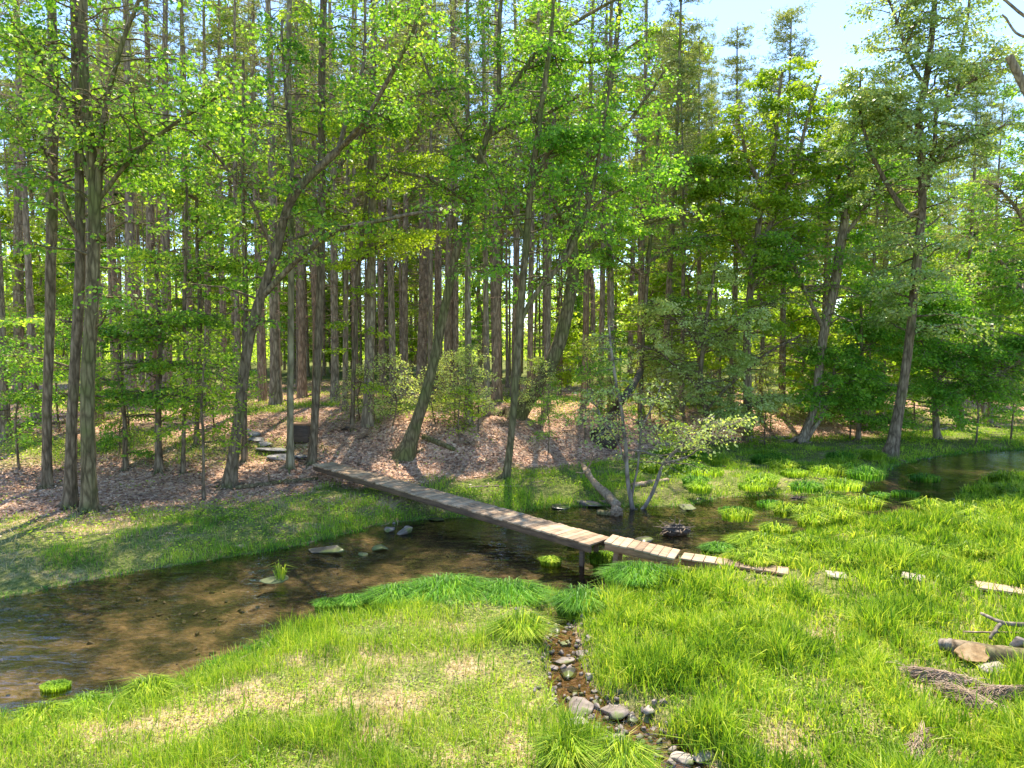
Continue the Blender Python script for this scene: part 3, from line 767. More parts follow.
tree("riverside_shrub", "slender many-stemmed birch-like shrub standing at the water beyond the footbridge", "shrub", (635, 514),
     [(635, 514, 5), (629, 489, 5), (627, 465, 4.5), (624, 434, 4), (620, 400, 3.5), (612, 360, 3), (608, 320, 2)],
     [[(631, 500, 3), (637, 470, 2.5), (642, 430, 2.5), (655, 400, 2), (665, 380, 1.5)], [(640, 512, 4.5), (649, 500, 4.5), (656, 482, 4.5), (665, 463, 4), (684, 444, 3.5), (702, 430, 3), (716, 416, 2)],
      [(627, 465, 3), (616, 440, 2), (600, 415, 2), (590, 395, 1.5)], [(665, 463, 3), (690, 455, 2), (720, 430, 2), (745, 420, 1.5)]],
     M_BARK_PALE, M_LEAF_G, dict(f0=0.35, nb=16, L=(0.4, 1.4), up=(-.1, .7), twigs=7, per=5, leaf=0.11, tl=(.2, .5), flat=.08, spread=.1), seed=24, flare=1.2)
tree("hawthorn_tree", "small pale silvery-green spreading tree behind the grassy bank, its layered sprays reaching low", "tree", (712, 446),
     [(712, 446, 7), (706, 410, 6), (700, 380, 6), (704, 340, 5), (710, 300, 4), (715, 262, 3)],
     [[(706, 410, 4), (735, 380, 4), (765, 355, 3), (800, 335, 2)], [(704, 395, 4), (680, 370, 3), (655, 350, 3), (630, 345, 2)], [(704, 350, 4), (740, 320, 3), (775, 300, 2)], [(704, 350, 4), (675, 320, 3), (650, 300, 2)],
      [(706, 425, 3), (740, 410, 3), (775, 395, 2)]],
     M_BARK_GREY, M_LEAF_G, dict(f0=0.15, nb=30, L=(0.8, 2.2), up=(-.1, .3), twigs=9, per=18, leaf=0.15, tl=(.3, .7), flat=.05, spread=.12), seed=25)
tree("maple_tree", "dark fork-footed trunk leaning right above the right-hand slope", "tree", (798, 442),
     [(798, 442, 8), (814, 410, 9), (819, 370, 10), (824, 330, 11), (834, 290, 11), (842, 240, 9), (850, 180, 7), (855, 100, 5)],
     [[(806, 440, 6), (822, 415, 5), (832, 385, 4), (836, 350, 3)], [(842, 240, 5), (870, 200, 4), (890, 160, 3)], [(824, 330, 5), (800, 280, 4), (780, 230, 3)]],
     M_BARK_PINE, M_LEAF_D, dict(FD, nb=40, f0=0.35, L=(1.2, 3.4), leaf=.18, per=16), seed=26)
tree("willow_tree", "tall silvery-leaved tree on the right at the stream edge, its open crown against blue sky", "tree", (888, 458),
     [(888, 458, 15), (896, 428, 12), (904, 380, 10), (909, 340, 10), (913, 300, 10), (918, 250, 9), (923, 200, 9), (921, 137, 8), (918, 110, 7), (925, 85, 6), (932, 30, 5), (938, -60, 4), (940, -130, 3)],
     [[(922, 210, 7), (908, 215, 6), (889, 188, 5), (869, 147, 4), (860, 110, 3), (862, 70, 2)], [(925, 185, 6), (935, 145, 5), (936, 109, 5), (958, 92, 4), (961, 51, 3), (970, 0, 3)],
      [(925, 190, 5), (944, 150, 4), (975, 140, 3), (1005, 125, 2)], [(925, 85, 4), (912, 65, 4), (900, 30, 3), (885, -10, 2)], [(958, 92, 3), (985, 70, 2), (1005, 50, 2)], [(920, 137, 4), (890, 110, 3), (870, 90, 2)]],
     M_BARK_GREY, M_LEAF_S, [dict(FD, nb=110, f0=0.22, L=(1.0, 3.4), leaf=.16, per=15, use=[0], gaps=.50), dict(FD, nb=26, f0=0.2, L=(.7, 2.2), leaf=.15, per=14, use=[1, 2, 3, 4, 5, 6])], seed=27)
tree("maple_tree", "low green drooping tree around the foot of the tall silvery tree", "tree", (938, 440),
     [(938, 440, 7), (935, 400, 7), (938, 350, 6), (945, 310, 5), (950, 265, 3)],
     [[(938, 380, 4), (970, 350, 4), (1000, 340, 3), (1030, 345, 2)], [(936, 370, 4), (900, 330, 4), (870, 320, 3), (845, 325, 2)], [(940, 340, 4), (970, 300, 3), (1010, 285, 2)], [(940, 330, 3), (905, 295, 3), (880, 280, 2)],
      [(936, 395, 3), (965, 385, 3), (1000, 390, 2)]],
     M_BARK_PINE, M_LEAF_D, dict(f0=0.1, nb=40, L=(1.0, 2.8), up=(-.2, .3), twigs=10, per=18, leaf=0.16, tl=(.3, .9), flat=.08, spread=.14), seed=28)
tree("maple_tree", "round-topped yellow-green tree rising between the pines and the tall silvery tree", "tree", (748, 440),
     [(748, 440, 10), (747, 380, 10), (748, 320, 9), (755, 253, 8), (763, 191, 7), (774, 157, 6), (778, 103, 5), (782, 70, 3)],
     [[(755, 253, 6), (775, 215, 5), (797, 157, 4), (810, 110, 4), (820, 75, 3)], [(763, 191, 5), (745, 150, 4), (738, 110, 3)], [(750, 290, 5), (790, 250, 4), (830, 200, 4), (850, 140, 3)], [(752, 270, 4), (725, 220, 3), (712, 160, 3)]],
     M_BARK_PINE, M_LEAF_Y, [dict(FD, nb=70, f0=0.3, L=(1.4, 3.6), leaf=.19, per=18, use=[0]), dict(FD, nb=34, f0=0.15, L=(1, 2.8), leaf=.19, per=18, use=[1, 2, 3, 4])], seed=29)
tree("maple_tree", "leafy tree half outside the right edge, right of the tall silvery one", "tree", (1050, 448),
     [(1050, 448, 12), (1045, 350, 11), (1040, 250, 9), (1035, 160, 7), (1030, 90, 5)],
     [[(1045, 330, 6), (1015, 280, 5), (990, 250, 3)], [(1040, 250, 5), (1010, 200, 4), (985, 180, 3)], [(1045, 340, 5), (1020, 360, 4), (990, 380, 3)]],
     M_BARK_PINE, M_LEAF, dict(FD, nb=36, f0=0.2, L=(1.2, 3.0), leaf=.16, per=15), seed=30)

# dead limb poking in at the top right, on a leafless tree standing just outside the frame
tree("dead_tree", "bare dead tree just past the right edge, one broken limb reaching into the sky", "tree", (1110, 560),
     [(1110, 560, 26), (1100, 420, 24), (1085, 280, 22), (1060, 170, 18), (1036, 110, 15), (1020, 80, 11), (1008, 56, 8)],
     [[(1085, 260, 8), (1075, 120, 7), (1050, 40, 5), (1020, 15, 4), (1000, -2, 3)], [(1050, 40, 4), (1020, 35, 3), (1003, 15, 2)]], M_BARK_PINE, M_LEAF, [], seed=31)

# ------------------------------------------------------------------ pines of the stand
def pine_proto(seed, height=26.0, rad=0.2, live=0.5, dense=1.0, wide=1.0):
    r = np.random.default_rng(seed)
    root = thing("pine_tree", "tall straight pine trunk in the dense stand on the far bank", "tree")
    K = 16; f = np.linspace(0, 1, K)
    P = np.column_stack([0.25 * np.sin(f * 3 + seed) * f, 0.25 * np.cos(f * 2.4 + seed * 2) * f, f * height - 0.3])
    P[:, 0] -= P[0, 0]; P[:, 1] -= P[0, 1]
    R = rad * (1 - 0.85 * f ** 1.2) * (1 + 0.5 * np.exp(-f * height / 0.5))
    g = Geo(); g.tubes(P, R, 9, 0.1)
    tw = Geo(); cr = Geo()
    Bp = []; Br = []; Tp = []; Tr = []
    def cen(z):
        return np.array([np.interp(z, P[:, 2], P[:, 0]), np.interp(z, P[:, 2], P[:, 1]), z])
    z = 3.0
    while z < height * live:
        for k in range(r.integers(1, 4)):
            az = r.random() * 6.28; ln = r.uniform(0.4, 1.5) * (0.6 + 0.6 * z / (height * live)); s = np.linspace(0, 1, 4)[:, None]
            d = np.array([math.cos(az), math.sin(az), r.uniform(-0.1, 0.35)])
            p = cen(z) + d * ln * s + np.array([0, 0, -0.25 * ln]) * s * s
            Bp.append(p); Br.append(np.linspace(0.016, 0.006, 4))
            for j in range(4):
                q = p[1 + j % 3]; dd = d * 0.6 + r.normal(size=3) * 0.55
                Tp.append(q + dd * r.uniform(0.25, 0.7) * np.linspace(0, 1, 2)[:, None]); Tr.append([0.008, 0.004])
        z += r.uniform(0.25, 0.6)
    tw.tubes(np.array(Bp), np.array(Br), 3); tw.tubes(np.array(Tp), np.array(Tr), 3)
    obj("dead_branches", tw.mesh("dead_branches"), M_TWIG, root)
    Bp = []; Br = []; C = []; D = []
    z = height * live * 0.9
    while z < height - 0.3:
        fr = (z - height * live) / (height * (1 - live))
        for k in range(r.integers(3, 6)):
            az = r.random() * 6.28; ln = wide * r.uniform(0.8, 2.1) * (1.05 - 0.75 * max(fr, 0)); s = np.linspace(0, 1, 5)[:, None]
            d = np.array([math.cos(az), math.sin(az), r.uniform(0.0, 0.45)])
            p = cen(z) + d * ln * s + np.array([0, 0, -0.12 * ln]) * s * s
            Bp.append(p); Br.append(np.linspace(0.022, 0.006, 5))
            for j in range(int(11 * dense)):
                u = 0.3 + 0.7 * r.random(); ii = min(int(u * 4), 3); q = p[ii] + (p[ii + 1] - p[ii]) * (u * 4 - ii)
                off = r.normal(size=3) * np.array([0.22, 0.22, 0.07])
                for _ in range(7):
                    C.append(q + off); dd = d * 0.5 + r.normal(size=3) * 0.7 + np.array([0, 0, 0.25]); D.append(dd)
        z += r.uniform(0.35, 0.6)
    g.tubes(np.array(Bp), np.array(Br), 4); obj("trunk", g.mesh("trunk", True), M_BARK_PINE, root)
    C = np.array(C); D = np.array(D); n = len(C)
    cr.leaves(C, D, r.normal(size=(n, 3)), r.uniform(0.14, 0.3, n), r.uniform(0.022, 0.04, n))
    obj("crown", cr.mesh("crown"), M_NEEDLE, root)
    return root

protos = [pine_proto(1, 26, 0.18, .56, .4), pine_proto(2, 24, 0.14, 0.5, .4), pine_proto(3, 28, 0.21, 0.58, .4), pine_proto(4, 22, 0.11, 0.55, 0.4), pine_proto(5, 25, 0.16, 0.6, .4)]
PG = "pines of the stand on the far bank"
front = [(368, 425, 13), (383, 392, 9), (393, 404, 9), (405, 398, 9), (421, 392, 14), (447, 396, 10), (469, 424, 9), (487, 415, 8), (497, 402, 11), (263, 402, 9), (276, 406, 13), (335, 404, 10),
         (345, 412, 7), (356, 396, 8), (20, 402, 13), (98, 424, 14), (130, 408, 14), (152, 402, 13), (168, 404, 12), (225, 398, 9), (240, 406, 8), (302, 398, 10), (547, 412, 9), (585, 404, 9), (600, 408, 8),
         (612, 410, 10), (640, 404, 9), (662, 408, 12), (682, 412, 10), (700, 404, 9), (5, 440, 12), (865, 430, 9), (880, 424, 8), (960, 430, 10), (990, 424, 9), (818, 420, 8), (782, 418, 12), (760, 420, 9),
         (730, 414, 10), (36, 420, 9), (118, 398, 12), (190, 402, 10), (208, 396, 9), (438, 390, 11), (455, 396, 9), (515, 396, 10), (530, 400, 8), (316, 394, 8), (430, 402, 7)]
protos += [pine_proto(6, 25, 0.17, .48, 1.5, 1.35), pine_proto(7, 23, 0.14, 0.46, 1.5, 1.35), pine_proto(8, 28, 0.19, 0.5, 1.5, 1.35)]
used = [False] * 8
placed = []
def put_pine(x, y, z, k, sc, label=None):
    s = (sc[0], sc[0], sc[1]) if isinstance(sc, tuple) else sc
    tilt = (random.gauss(0, 0.014), random.gauss(0, 0.014))
    if not used[k]:
        o = protos[k]; used[k] = True
        o.location = (x, y, z); o.rotation_euler = (*tilt, random.random() * 6.28); o.scale = s if isinstance(s, tuple) else (s, s, s)
        o["group"] = PG
        if label: o["label"] = label
    else:
        dup(protos[k], (x, y, z), random.random() * 6.28, s, label, PG, tilt)
    placed.append((x, y))
RAD = [0.18, 0.14, 0.21, 0.11, 0.16]
LFRONT = "straight brown pine trunk in the front row along the top of the bank"
LBACK = "tall straight pine trunk deeper in the stand on the far bank"
PH = [26, 24, 28, 22, 25, 25, 23, 28]
def sky_cap(px, y, z, k, s):
    if px < 675: return s
    top = {1: 2, 2: 60}.get(1 if 768 < px < 795 else 0, None) or (25 + 40 * ((px * 7.3) % 1.0) if px < 750 else 62 + 45 * ((px * 3.7) % 1.0))
    return min(s, (at(px, top, y)[2] - z) / PH[k])
FRONT_LABEL = {368: "pine with a dark root foot just left of the leaning maple's base", 421: "thick pine standing behind the stem of the leaning maple", 276: "thick pine standing just above the stone steps",
    263: "slimmer pine close to the left of the thick one above the stone steps", 469: "pine between the leaning maple and the slim upright mossy trunk, low on the crest", 20: "pine near the left edge with a bare brown trunk",
    5: "leftmost front pine, at the very left edge of the frame", 98: "pine right behind the mossy twin-topped maple on the left bank", 547: "pine just right of where the bent mossy trunk leaves the ground",
    662: "pine directly behind the many-stemmed shrub at the water", 782: "pine whose top stands highest against the sky right of centre", 865: "pine close to the left of the tall silvery-leaved tree",
    960: "pine to the right of the tall silvery-leaved tree", 335: "pine just right of the dark trunk at the footbridge end", 302: "pine behind the dark shadow block at the top of the steps", 990: "rightmost front pine, near the right edge",
    225: "pine immediately left of the maple that leans over the bank", 36: "slim pine behind the slender dark trunk near the left edge", 818: "thin pine right of the dark fork-footed trunk"}
for i, (px, py, wpx) in enumerate(front):
    b = hit(px, py); rr = wpx * 0.40 * b[1] / F
    k = int(np.argmin([abs(q - rr) for q in RAD])) if i > 4 else i
    sc = float(np.clip(rr / RAD[k], 0.5, 1.9))
    if px > 650: k = 5 + i % 3; sc *= .9
    put_pine(b[0], b[1], b[2], k, (sc, sky_cap(px, b[1], b[2], k, 1.0 + random.uniform(-.08, .08))), FRONT_LABEL.get(px, LFRONT))
random.seed(3)
cnt = 0; tries = 0
while cnt < 195 and tries < 20000:
    tries += 1
    y = (34 if cnt < 120 else 44) + (44 if cnt < 120 else 30) * random.random() ** 0.75; px = random.uniform(-140, 1160); x = (px - 512) / F * y
    if float(noise(x * 0.13, y * 0.13, 77)) < 0.30: continue
    if px < 45 and y > 40 and random.random() < .6: continue
    if px > 730 and y < 36: continue
    if px > 730 and random.random() < 0.55: continue
    toe_ = np.interp(px, T_PX, TOE) + np.interp(px, T_PX, WID) * 0.9
    if y < toe_: continue
    if min((x - a) ** 2 + (y - b) ** 2 for a, b in placed) < 1.2: continue
    k = random.randrange(5) if y < 44 and px < 660 else 5 + random.randrange(3)
    put_pine(x, y, hz(x, y), k, (random.uniform(0.5, 0.8), sky_cap(px, y, 2.0, k, random.uniform(0.88, 1.1))), LBACK)
    cnt += 1
print("pines", len(placed))

# ------------------------------------------------------------------ understory saplings and background broadleaf trees
def sapling_proto(seed, h, leafm, nb, L, leaf, per, name="sapling", rad=0.035, f0=0.2, bark=M_BARK_GREY, flat=0.06, tw_n=8):
    r = np.random.default_rng(seed)
    root = thing(name, "leafy sapling", "tree")
    P = np.array([[0, 0, -0.15], [0.1 * r.normal(), 0.1 * r.normal(), h * 0.35], [0.3 * r.normal() * h / 6, 0.3 * r.normal() * h / 6, h * 0.7], [0.4 * r.normal() * h / 6, 0.4 * r.normal() * h / 6, h]])
    P, R = curve(P, [rad * 1.2, rad, rad * .7, rad * .25], 14, 0.05, r)
    g = Geo(); g.tubes(P, R, 7, 0.1)
    tw = g; cr = Geo()
    foliage([(P, R)], r, f0=f0, nb=nb, L=L, up=(0, .5), twigs=tw_n, tl=(.25, .7), leaf=leaf, per=per, flat=flat, spread=.12, wood=tw, crown=cr)
    obj("trunk", g.mesh("trunk", True), bark, root); obj("crown", cr.mesh("crown"), leafm, root)
    return root

def scatter(pro, spots, base_label, group, labels=None):
    first = [True] * len(pro)
    for si_, (x, y, k, s) in enumerate(spots):
        k %= len(pro)
        label = labels[si_] if labels else base_label
        if first[k]:
            o = pro[k]; first[k] = False; o.location = (x, y, hz(x, y)); o.scale = (s, s, s); o["label"] = label; o["group"] = group
        else:
            dup(pro[k], (x, y, hz(x, y)), random.random() * 6.28, s, label, group)
    for k, f_ in enumerate(first):
        if f_:
            for c in list(pro[k].children): bpy.data.objects.remove(c)
            bpy.data.objects.remove(pro[k])

random.seed(5)
low = [sapling_proto(50 + i, h, m, 20, (.6, 1.7), .13, 7) for i, (h, m) in enumerate([(3.2, M_LEAF), (4.5, M_LEAF_D), (2.4, M_LEAF_U), (3.8, M_LEAF_Y)])]
spots = []
for px, py, k, s in [(20, 470, 1, .9), (10, 440, 0, 1.1), (60, 430, 1, 1), (95, 440, 3, .8), (130, 440, 0, .9), (215, 432, 1, .8), (120, 455, 3, .6), (460, 440, 2, .8), (548, 455, 1, .6), (615, 440, 1, .9),
                     (680, 470, 2, .7), (585, 440, 1, .8), (850, 440, 1, .9), (975, 445, 1, 1.0), (1010, 440, 1, 1), (240, 440, 1, .7), (650, 420, 2, 1), (765, 445, 2, .8), (915, 420, 1, 1.1), (620, 425, 2, .9)]:
    b = hit(px, py); spots.append((b[0], b[1], k, s))
feather = [sapling_proto(90 + i, h, M_LEAF_G, 26, (.5, 1.4), .10, 8, rad=.025) for i, h in enumerate([2.6, 3.6])]
fs = []
for px, py, k, s in [(478, 432, 1, .9), (392, 428, 0, 1), (436, 425, 0, .9), (540, 430, 1, .8), (455, 420, 0, 1), (600, 420, 1, 1), (360, 420, 0, .8), (770, 430, 1, 1.1), (660, 430, 1, 1), (820, 425, 0, 1.2)]:
    b = hit(px, py); fs.append((b[0], b[1], k, s))
scatter(feather, fs, "pale feathery young conifer-like sapling among the trunks on the slope crest", "feathery saplings on the slope crest")
scatter(low, spots, "leafy green sapling growing along the foot and slope of the far bank", "saplings along the far bank", [
 "leafy sapling at the left edge of the grass fringe", "leafy sapling higher up the slope at the left edge", "sapling behind the slender dark trunk near the left edge", "small bright sapling behind the twin-topped maple",
 "sapling up the left slope between the twin-topped maple and the short slim trunk", "sapling just left of the big leaning maple on the upper slope", "tiny lime sapling in the litter left of the short slim trunk",
 "small bushy sapling on the slope right of the leaning maple foot", "small sapling on the slope right of the slim upright mossy trunk", "sapling at the slope foot beside the uprooted root plate",
 "low bushy sapling in the grass right of the many-stemmed shrub", "sapling left of the uprooted root plate on the slope", "sapling right of the fork-footed trunk above the grassy flat", "sapling at the right bend of the stream behind the drooping tree",
 "sapling at the right edge behind the stream bend", "sapling beside the thin pole left of the stone steps", "bushy yellowish sapling between the root plate and the silvery small tree", "bushy sapling at the right foot of the silvery small tree",
 "sapling right behind the foot of the tall silvery tree", "bushy sapling on the crest just above the root plate"])

mid = [sapling_proto(60 + i, h, m, 54, (1.3, 3.2), .26, 14, "broadleaf_tree", 0.1, 0.15, M_BARK_PINE, .12, 9) for i, (h, m) in enumerate([(9, M_LEAF_U), (13, M_LEAF_Y), (7, M_LEAF_U), (16, M_LEAF)])]
spots = []
for i in range(72):
    px = random.uniform(-150, 1180); y = random.uniform(54, 95); x = (px - 512) / F * y
    spots.append((x, y, random.randrange(4), random.uniform(.7, 1.15)))
for px, y, k, s in [(870, 42, 1, 1), (985, 40, 3, .9), (1040, 38, 1, 1), (830, 44, 3, .95), (700, 42, 1, .8), (655, 40, 0, .9), (760, 46, 3, 1), (900, 50, 3, 1), (960, 46, 1, .9), (1080, 44, 3, 1),
                    (720, 36, 2, .8), (800, 38, 2, 1), (870, 36, 2, .9), (560, 37, 2, .7), (30, 36, 1, .8), (-30, 32, 3, .9), (200, 42, 1, .9)]:
    spots.append(((px - 512) / F * y, y, k, s))
scatter(mid, spots, "sunlit broadleaf tree glowing between and behind the pine trunks", "broadleaf trees behind the pines")

tall = [sapling_proto(70 + i, h, m, 90, (1.6, 4.2), .27, 15, "broadleaf_tree", 0.15, f0, M_BARK_PINE, .15, 9) for i, (h, m, f0) in enumerate([(23, M_LEAF_U, .36), (26, M_LEAF_Y, .42), (20, M_LEAF, .35)])]
spots = []
for px, y, k, s in [(-60, 44, 0, 1), (40, 50, 1, 1), (100, 43, 2, 1), (170, 47, 0, 1), (235, 42, 1, .95), (300, 46, 2, 1), (355, 41, 0, 1), (405, 45, 1, 1), (450, 40, 2, 1), (500, 44, 0, 1.05), (545, 40, 1, .95), (590, 43, 2, 1.05),
                    (630, 40, 0, 1), (670, 45, 1, .9), (715, 50, 0, .85), (770, 56, 2, .9), (830, 52, 0, .8), (880, 58, 1, .85), (940, 52, 2, .7), (1000, 50, 0, .8), (1060, 48, 1, .9), (1120, 52, 0, 1), (130, 62, 1, 1.1), (280, 60, 0, 1.1), (380, 58, 1, 1.1), (480, 60, 2, 1.2), (580, 60, 0, 1.1), (660, 62, 2, 1)]:
    y = y * 1.12 + 3
    spots.append(((px - 512) / F * y, y, k, s * 1.12))
scatter(tall, spots, "tall leafy broadleaf tree mixed among the rear pines", "tall broadleaf trees among the rear pines")

# far wood: one mass
r = np.random.default_rng(99)
g = Geo(); gw = Geo()
n = 260
Y = r.uniform(92, 170, n); X = (r.uniform(-300, 1320, n) - 512) / F * Y; Hh = r.uniform(9, 19, n); Z = H(X, Y)
s = np.linspace(0, 1, 4)
P = np.stack([np.repeat(X[:, None], 4, 1), np.repeat(Y[:, None], 4, 1), Z[:, None] + Hh[:, None] * s[None]], -1)
gw.tubes(P, np.repeat(np.linspace(.2, .05, 4)[None], n, 0), 5)
m = 170000
ti = r.integers(0, n, m); v_ = norm(r.normal(size=(m, 3))) * (r.random(m) ** 0.5)[:, None]
C = np.column_stack([X[ti], Y[ti], Z[ti] + Hh[ti] * 0.55]) + v_ * np.column_stack([3.4 + 0 * ti, 3.4 + 0 * ti, Hh[ti] * 0.52])
g.leaves(C, r.normal(size=(m, 3)), r.normal(size=(m, 3)) + np.array([0, 0, 1]), r.uniform(.35, .7, m), r.uniform(.25, .5, m))
m = 90000
Y2 = r.uniform(74, 150, m); X2 = (r.uniform(-300, 1320, m) - 512) / F * Y2; hh_ = 1.0 + 5.0 * sstep(.4, .7, fbm(X2 * .16, Y2 * .16, 5))
C = np.column_stack([X2, Y2, H(X2, Y2) + hh_ * r.random(m)])
g.leaves(C, r.normal(size=(m, 3)), r.normal(size=(m, 3)) + np.array([0, 0, 1]), r.uniform(.25, .55, m), r.uniform(.18, .4, m))
fo = thing("distant_woods", "far-off mass of sunlit woodland closing the view behind the stand", "woods"); fo["kind"] = "stuff"
obj("foliage", g.mesh("foliage"), M_LEAF_FAR, fo); obj("trunks", gw.mesh("trunks"), M_BARK_PINE, fo)

# ------------------------------------------------------------------ grass
def blades(name, label, X, Y, hgt, wid, mat, seed, lean=0.35, kind="stuff", z=None, cat="grass"):
    r = np.random.default_rng(seed); n = len(X)
    Z = (H(X, Y) if z is None else z) - 0.01
    az = r.random(n) * 2 * math.pi; tw = r.random(n) * 2 * math.pi
    ln = np.abs(r.normal(size=n)) * lean + 0.08
    dx, dy = np.cos(az) * ln, np.sin(az) * ln
    wx, wy = np.cos(tw) * wid * 0.5, np.sin(tw) * wid * 0.5
    b = np.column_stack([X, Y, Z])
    def lev(f, wf, c):
        ctr = b + np.column_stack([dx * hgt * f * f, dy * hgt * f * f, hgt * (f - c * ln * f * f)])
        o_ = np.column_stack([wx, wy, 0 * wx]) * wf
        return ctr - o_, ctr + o_
    a0, a1 = lev(0, 0.8, 0); b0, b1 = lev(0.5, 1.0, 0.35); tip = lev(1.0, 0, 0.45)[0]
    V = np.stack([a0, a1, b1, b0, tip], 1).reshape(-1, 3)
    i = np.arange(n)[:, None] * 5
    me = mesh_np(name, V, [i + np.array([[0, 1, 2, 3]]), i + np.array([[3, 2, 4]])])
    o = obj(name, me, mat); tag(o, label, cat, kind=kind)
    return o

def sample_px(n, y0, y1, seed, pxr=(-120, 1140), power=1.0):
    """uniform over the ground between two distances within the field of view"""
    r = np.random.default_rng(seed)
    u = r.random(n); Y = (y0 ** power + u * (y1 ** power - y0 ** power)) ** (1 / power)
    X = (r.uniform(*pxr, n) - 512) / F * Y
    return X, Y, r

WALK = [(onz(a, b, .33)[:2], onz(c_, d_, .33)[:2]) for a, b, c_, d_ in ((682, 556, 789, 571), (826, 575, 847, 577), (901, 577, 925, 581), (976, 588, 1036, 596))]
LUSH = [sp_(350, 745, .8, .5), sp_(240, 750, .7, .5), sp_(600, 755, .35, .25), sp_(570, 750, .25, .2), sp_(480, 640, 1.2, .35), sp_(330, 650, .8, .3)]
# near bank
X, Y, r = sample_px(900000, 5.2, 26, 101, power=0.8)
sd, li, be, st, toe, px = zones(X, Y)
side = (sd > 0.02) & (Y < toe - 0.5)
# near side only: nearer than the stream
cyl = np.array([np.interp(q, [a[0] for a in near_px[::-1]], [onz(a[0], a[1])[1] for a in near_px[::-1]]) for q in np.clip(px, -1400, 1690)]) if False else np.interp(px, [a[0] for a in near_px[::-1]], [onz(a[0], a[1])[1] for a in near_px[::-1]])
nearside = side & (Y < cyl + 1.5)
py_ = 384 + 0 * Y
rightish = sstep(-0.5, 1.2, X - np.interp(Y, [6, 8, 11, 13], [1.9, 1.1, .7, .7]))
dens = 0.55 + 0.45 * rightish
lush = np.zeros_like(X)
for cx_, cy_, rx, ry, s_ in LUSH: lush = np.maximum(lush, s_ * np.exp(-((X - cx_) / rx) ** 2 - ((Y - cy_) / ry) ** 2))
edge = 1 - sstep(0.2, 1.3, sd)
patch = sstep(0.32, 0.62, fbm(X * 1.5, Y * 1.5, 61))
dens = np.clip(dens * (0.35 + 0.75 * patch) + 0.8 * lush + 0.5 * edge, 0, 1) * (1 - 0.85 * np.clip(st * 1.0, 0, 1))
rd = riv_d(X, Y); dens = dens * sstep(0.14, 0.34, rd + .14 * (fbm(X * 3, Y * 3, 91) - .5))
for a_, b_ in WALK:
    dens = dens * sstep(0.22, 0.34, seg_dist(X, Y, a_, b_)) * (1 - .75 * (1 - sstep(.3, .7, seg_dist(X, Y, a_ - np.array([0, .6]), b_ - np.array([0, .6])))))
keep = nearside & (r.random(len(X)) < dens * .8)
ed_sd = sd[keep]
X, Y, rt, lu, ed, rd, pt = X[keep], Y[keep], rightish[keep], lush[keep], edge[keep], rd[keep], patch[keep]
n = len(X); print("near grass", n)
tallp = sstep(.5, .62, fbm(X * 2.1, Y * 2.1, 88)) * (.4 + .6 * rt)
shore = (1 - sstep(.3, 2.2, ed_sd)) * sstep(11, 14, Y)
hg = 1.12 * (1 - .55 * shore) * (0.10 + 0.105 * rt + 0.12 * lu + 0.10 * ed + .07 * tallp) * (0.55 + 0.8 * r.random(n)) * (0.7 + 0.6 * pt) * (0.6 + 0.75 * sstep(.3, .68, fbm(X * 1.8, Y * 1.8, 63, 3)))
wd = (0.006 + 0.007 * rt) * (0.5 + 1.0 * r.random(n)) * np.maximum(1, Y / 9)
blades("meadow_grass", "bright green grass covering the near bank", X, Y, hg, wd, M_GRASS, 7, 0.5)

# long grass hanging over the water along both edges
X, Y, r = sample_px(420000, 8, 36, 111)
sd = stream_sd(X, Y); keep = (sd > -0.16) & (sd < .18) & (r.random(len(X)) < .35 + .65 * sstep(.4, .6, fbm(X * 1.2, Y * 1.2, 93)))
X, Y = X[keep], Y[keep]; n = len(X); print("edge", n)
blades("waterside_grass", "long drooping dark green grass along the water's edge", X, Y, r.uniform(.10, .30, n) * np.where(Y > 12, .6, 1) * (.5 + fbm(X * 1.5, Y * 1.5, 94)), .008 * np.maximum(1, Y / 10) * r.uniform(.6, 1.4, n), M_GRASS_D, 17, 1.0, z=np.maximum(H(X, Y), -.05))
bpy.data.objects["waterside_grass"].data.materials[0] = M_SEDGE

# straw and dead grass between
X, Y, r = sample_px(130000, 5.2, 19, 102)
sd, li, be, st, toe, px = zones(X, Y)
keep = (sd > 0.1) & (Y < toe) & (r.random(len(X)) < 0.2 + 0.8 * st) & (riv_d(X, Y) > 0.3)
X, Y = X[keep], Y[keep]; n = len(X); print("straw", n)
blades("dry_grass", "flattened straw-coloured dead grass in patches of the banks", X, Y, r.uniform(0.04, 0.16, n) * np.where(r.random(n) < .12, 2.2, 1), r.uniform(0.005, 0.01, n) * np.maximum(1, Y / 9), M_STRAW, 8, 1.3)

# far bank grass
X, Y, r = sample_px(420000, 13, 44, 103, power=0.9)
sd, li, be, st, toe, px = zones(X, Y)
nearline = np.interp(px, [a[0] for a in near_px[::-1]], [onz(a[0], a[1])[1] for a in near_px[::-1]])
farside = (sd > 0.0) & (Y > nearline + 0.8)
patch = sstep(0.36, 0.60, fbm(X * 1.1, Y * 1.1, 65))
dens = (1 - li) * (0.15 + 0.85 * patch) * (1 - 0.8 * st) + 0.5 * (1 - sstep(0.2, 0.8, sd))
keep = farside & (r.random(len(X)) < dens)
X, Y, ed = X[keep], Y[keep], (1 - sstep(0.2, 1.2, sd))[keep]; n = len(X); print("far grass", n)
hg = (0.11 + 0.06 * ed) * (0.5 + 0.9 * r.random(n)) * (0.35 + 1.6 * sstep(.35, .65, fbm(X * 1.3, Y * 1.3, 67)))
wd = 0.007 * (0.7 + 0.6 * r.random(n)) * Y / 10
blades("bank_grass", "soft green grass fringing the far bank and the forest edge", X, Y, hg, wd, M_GRASS_D, 9, 0.6)

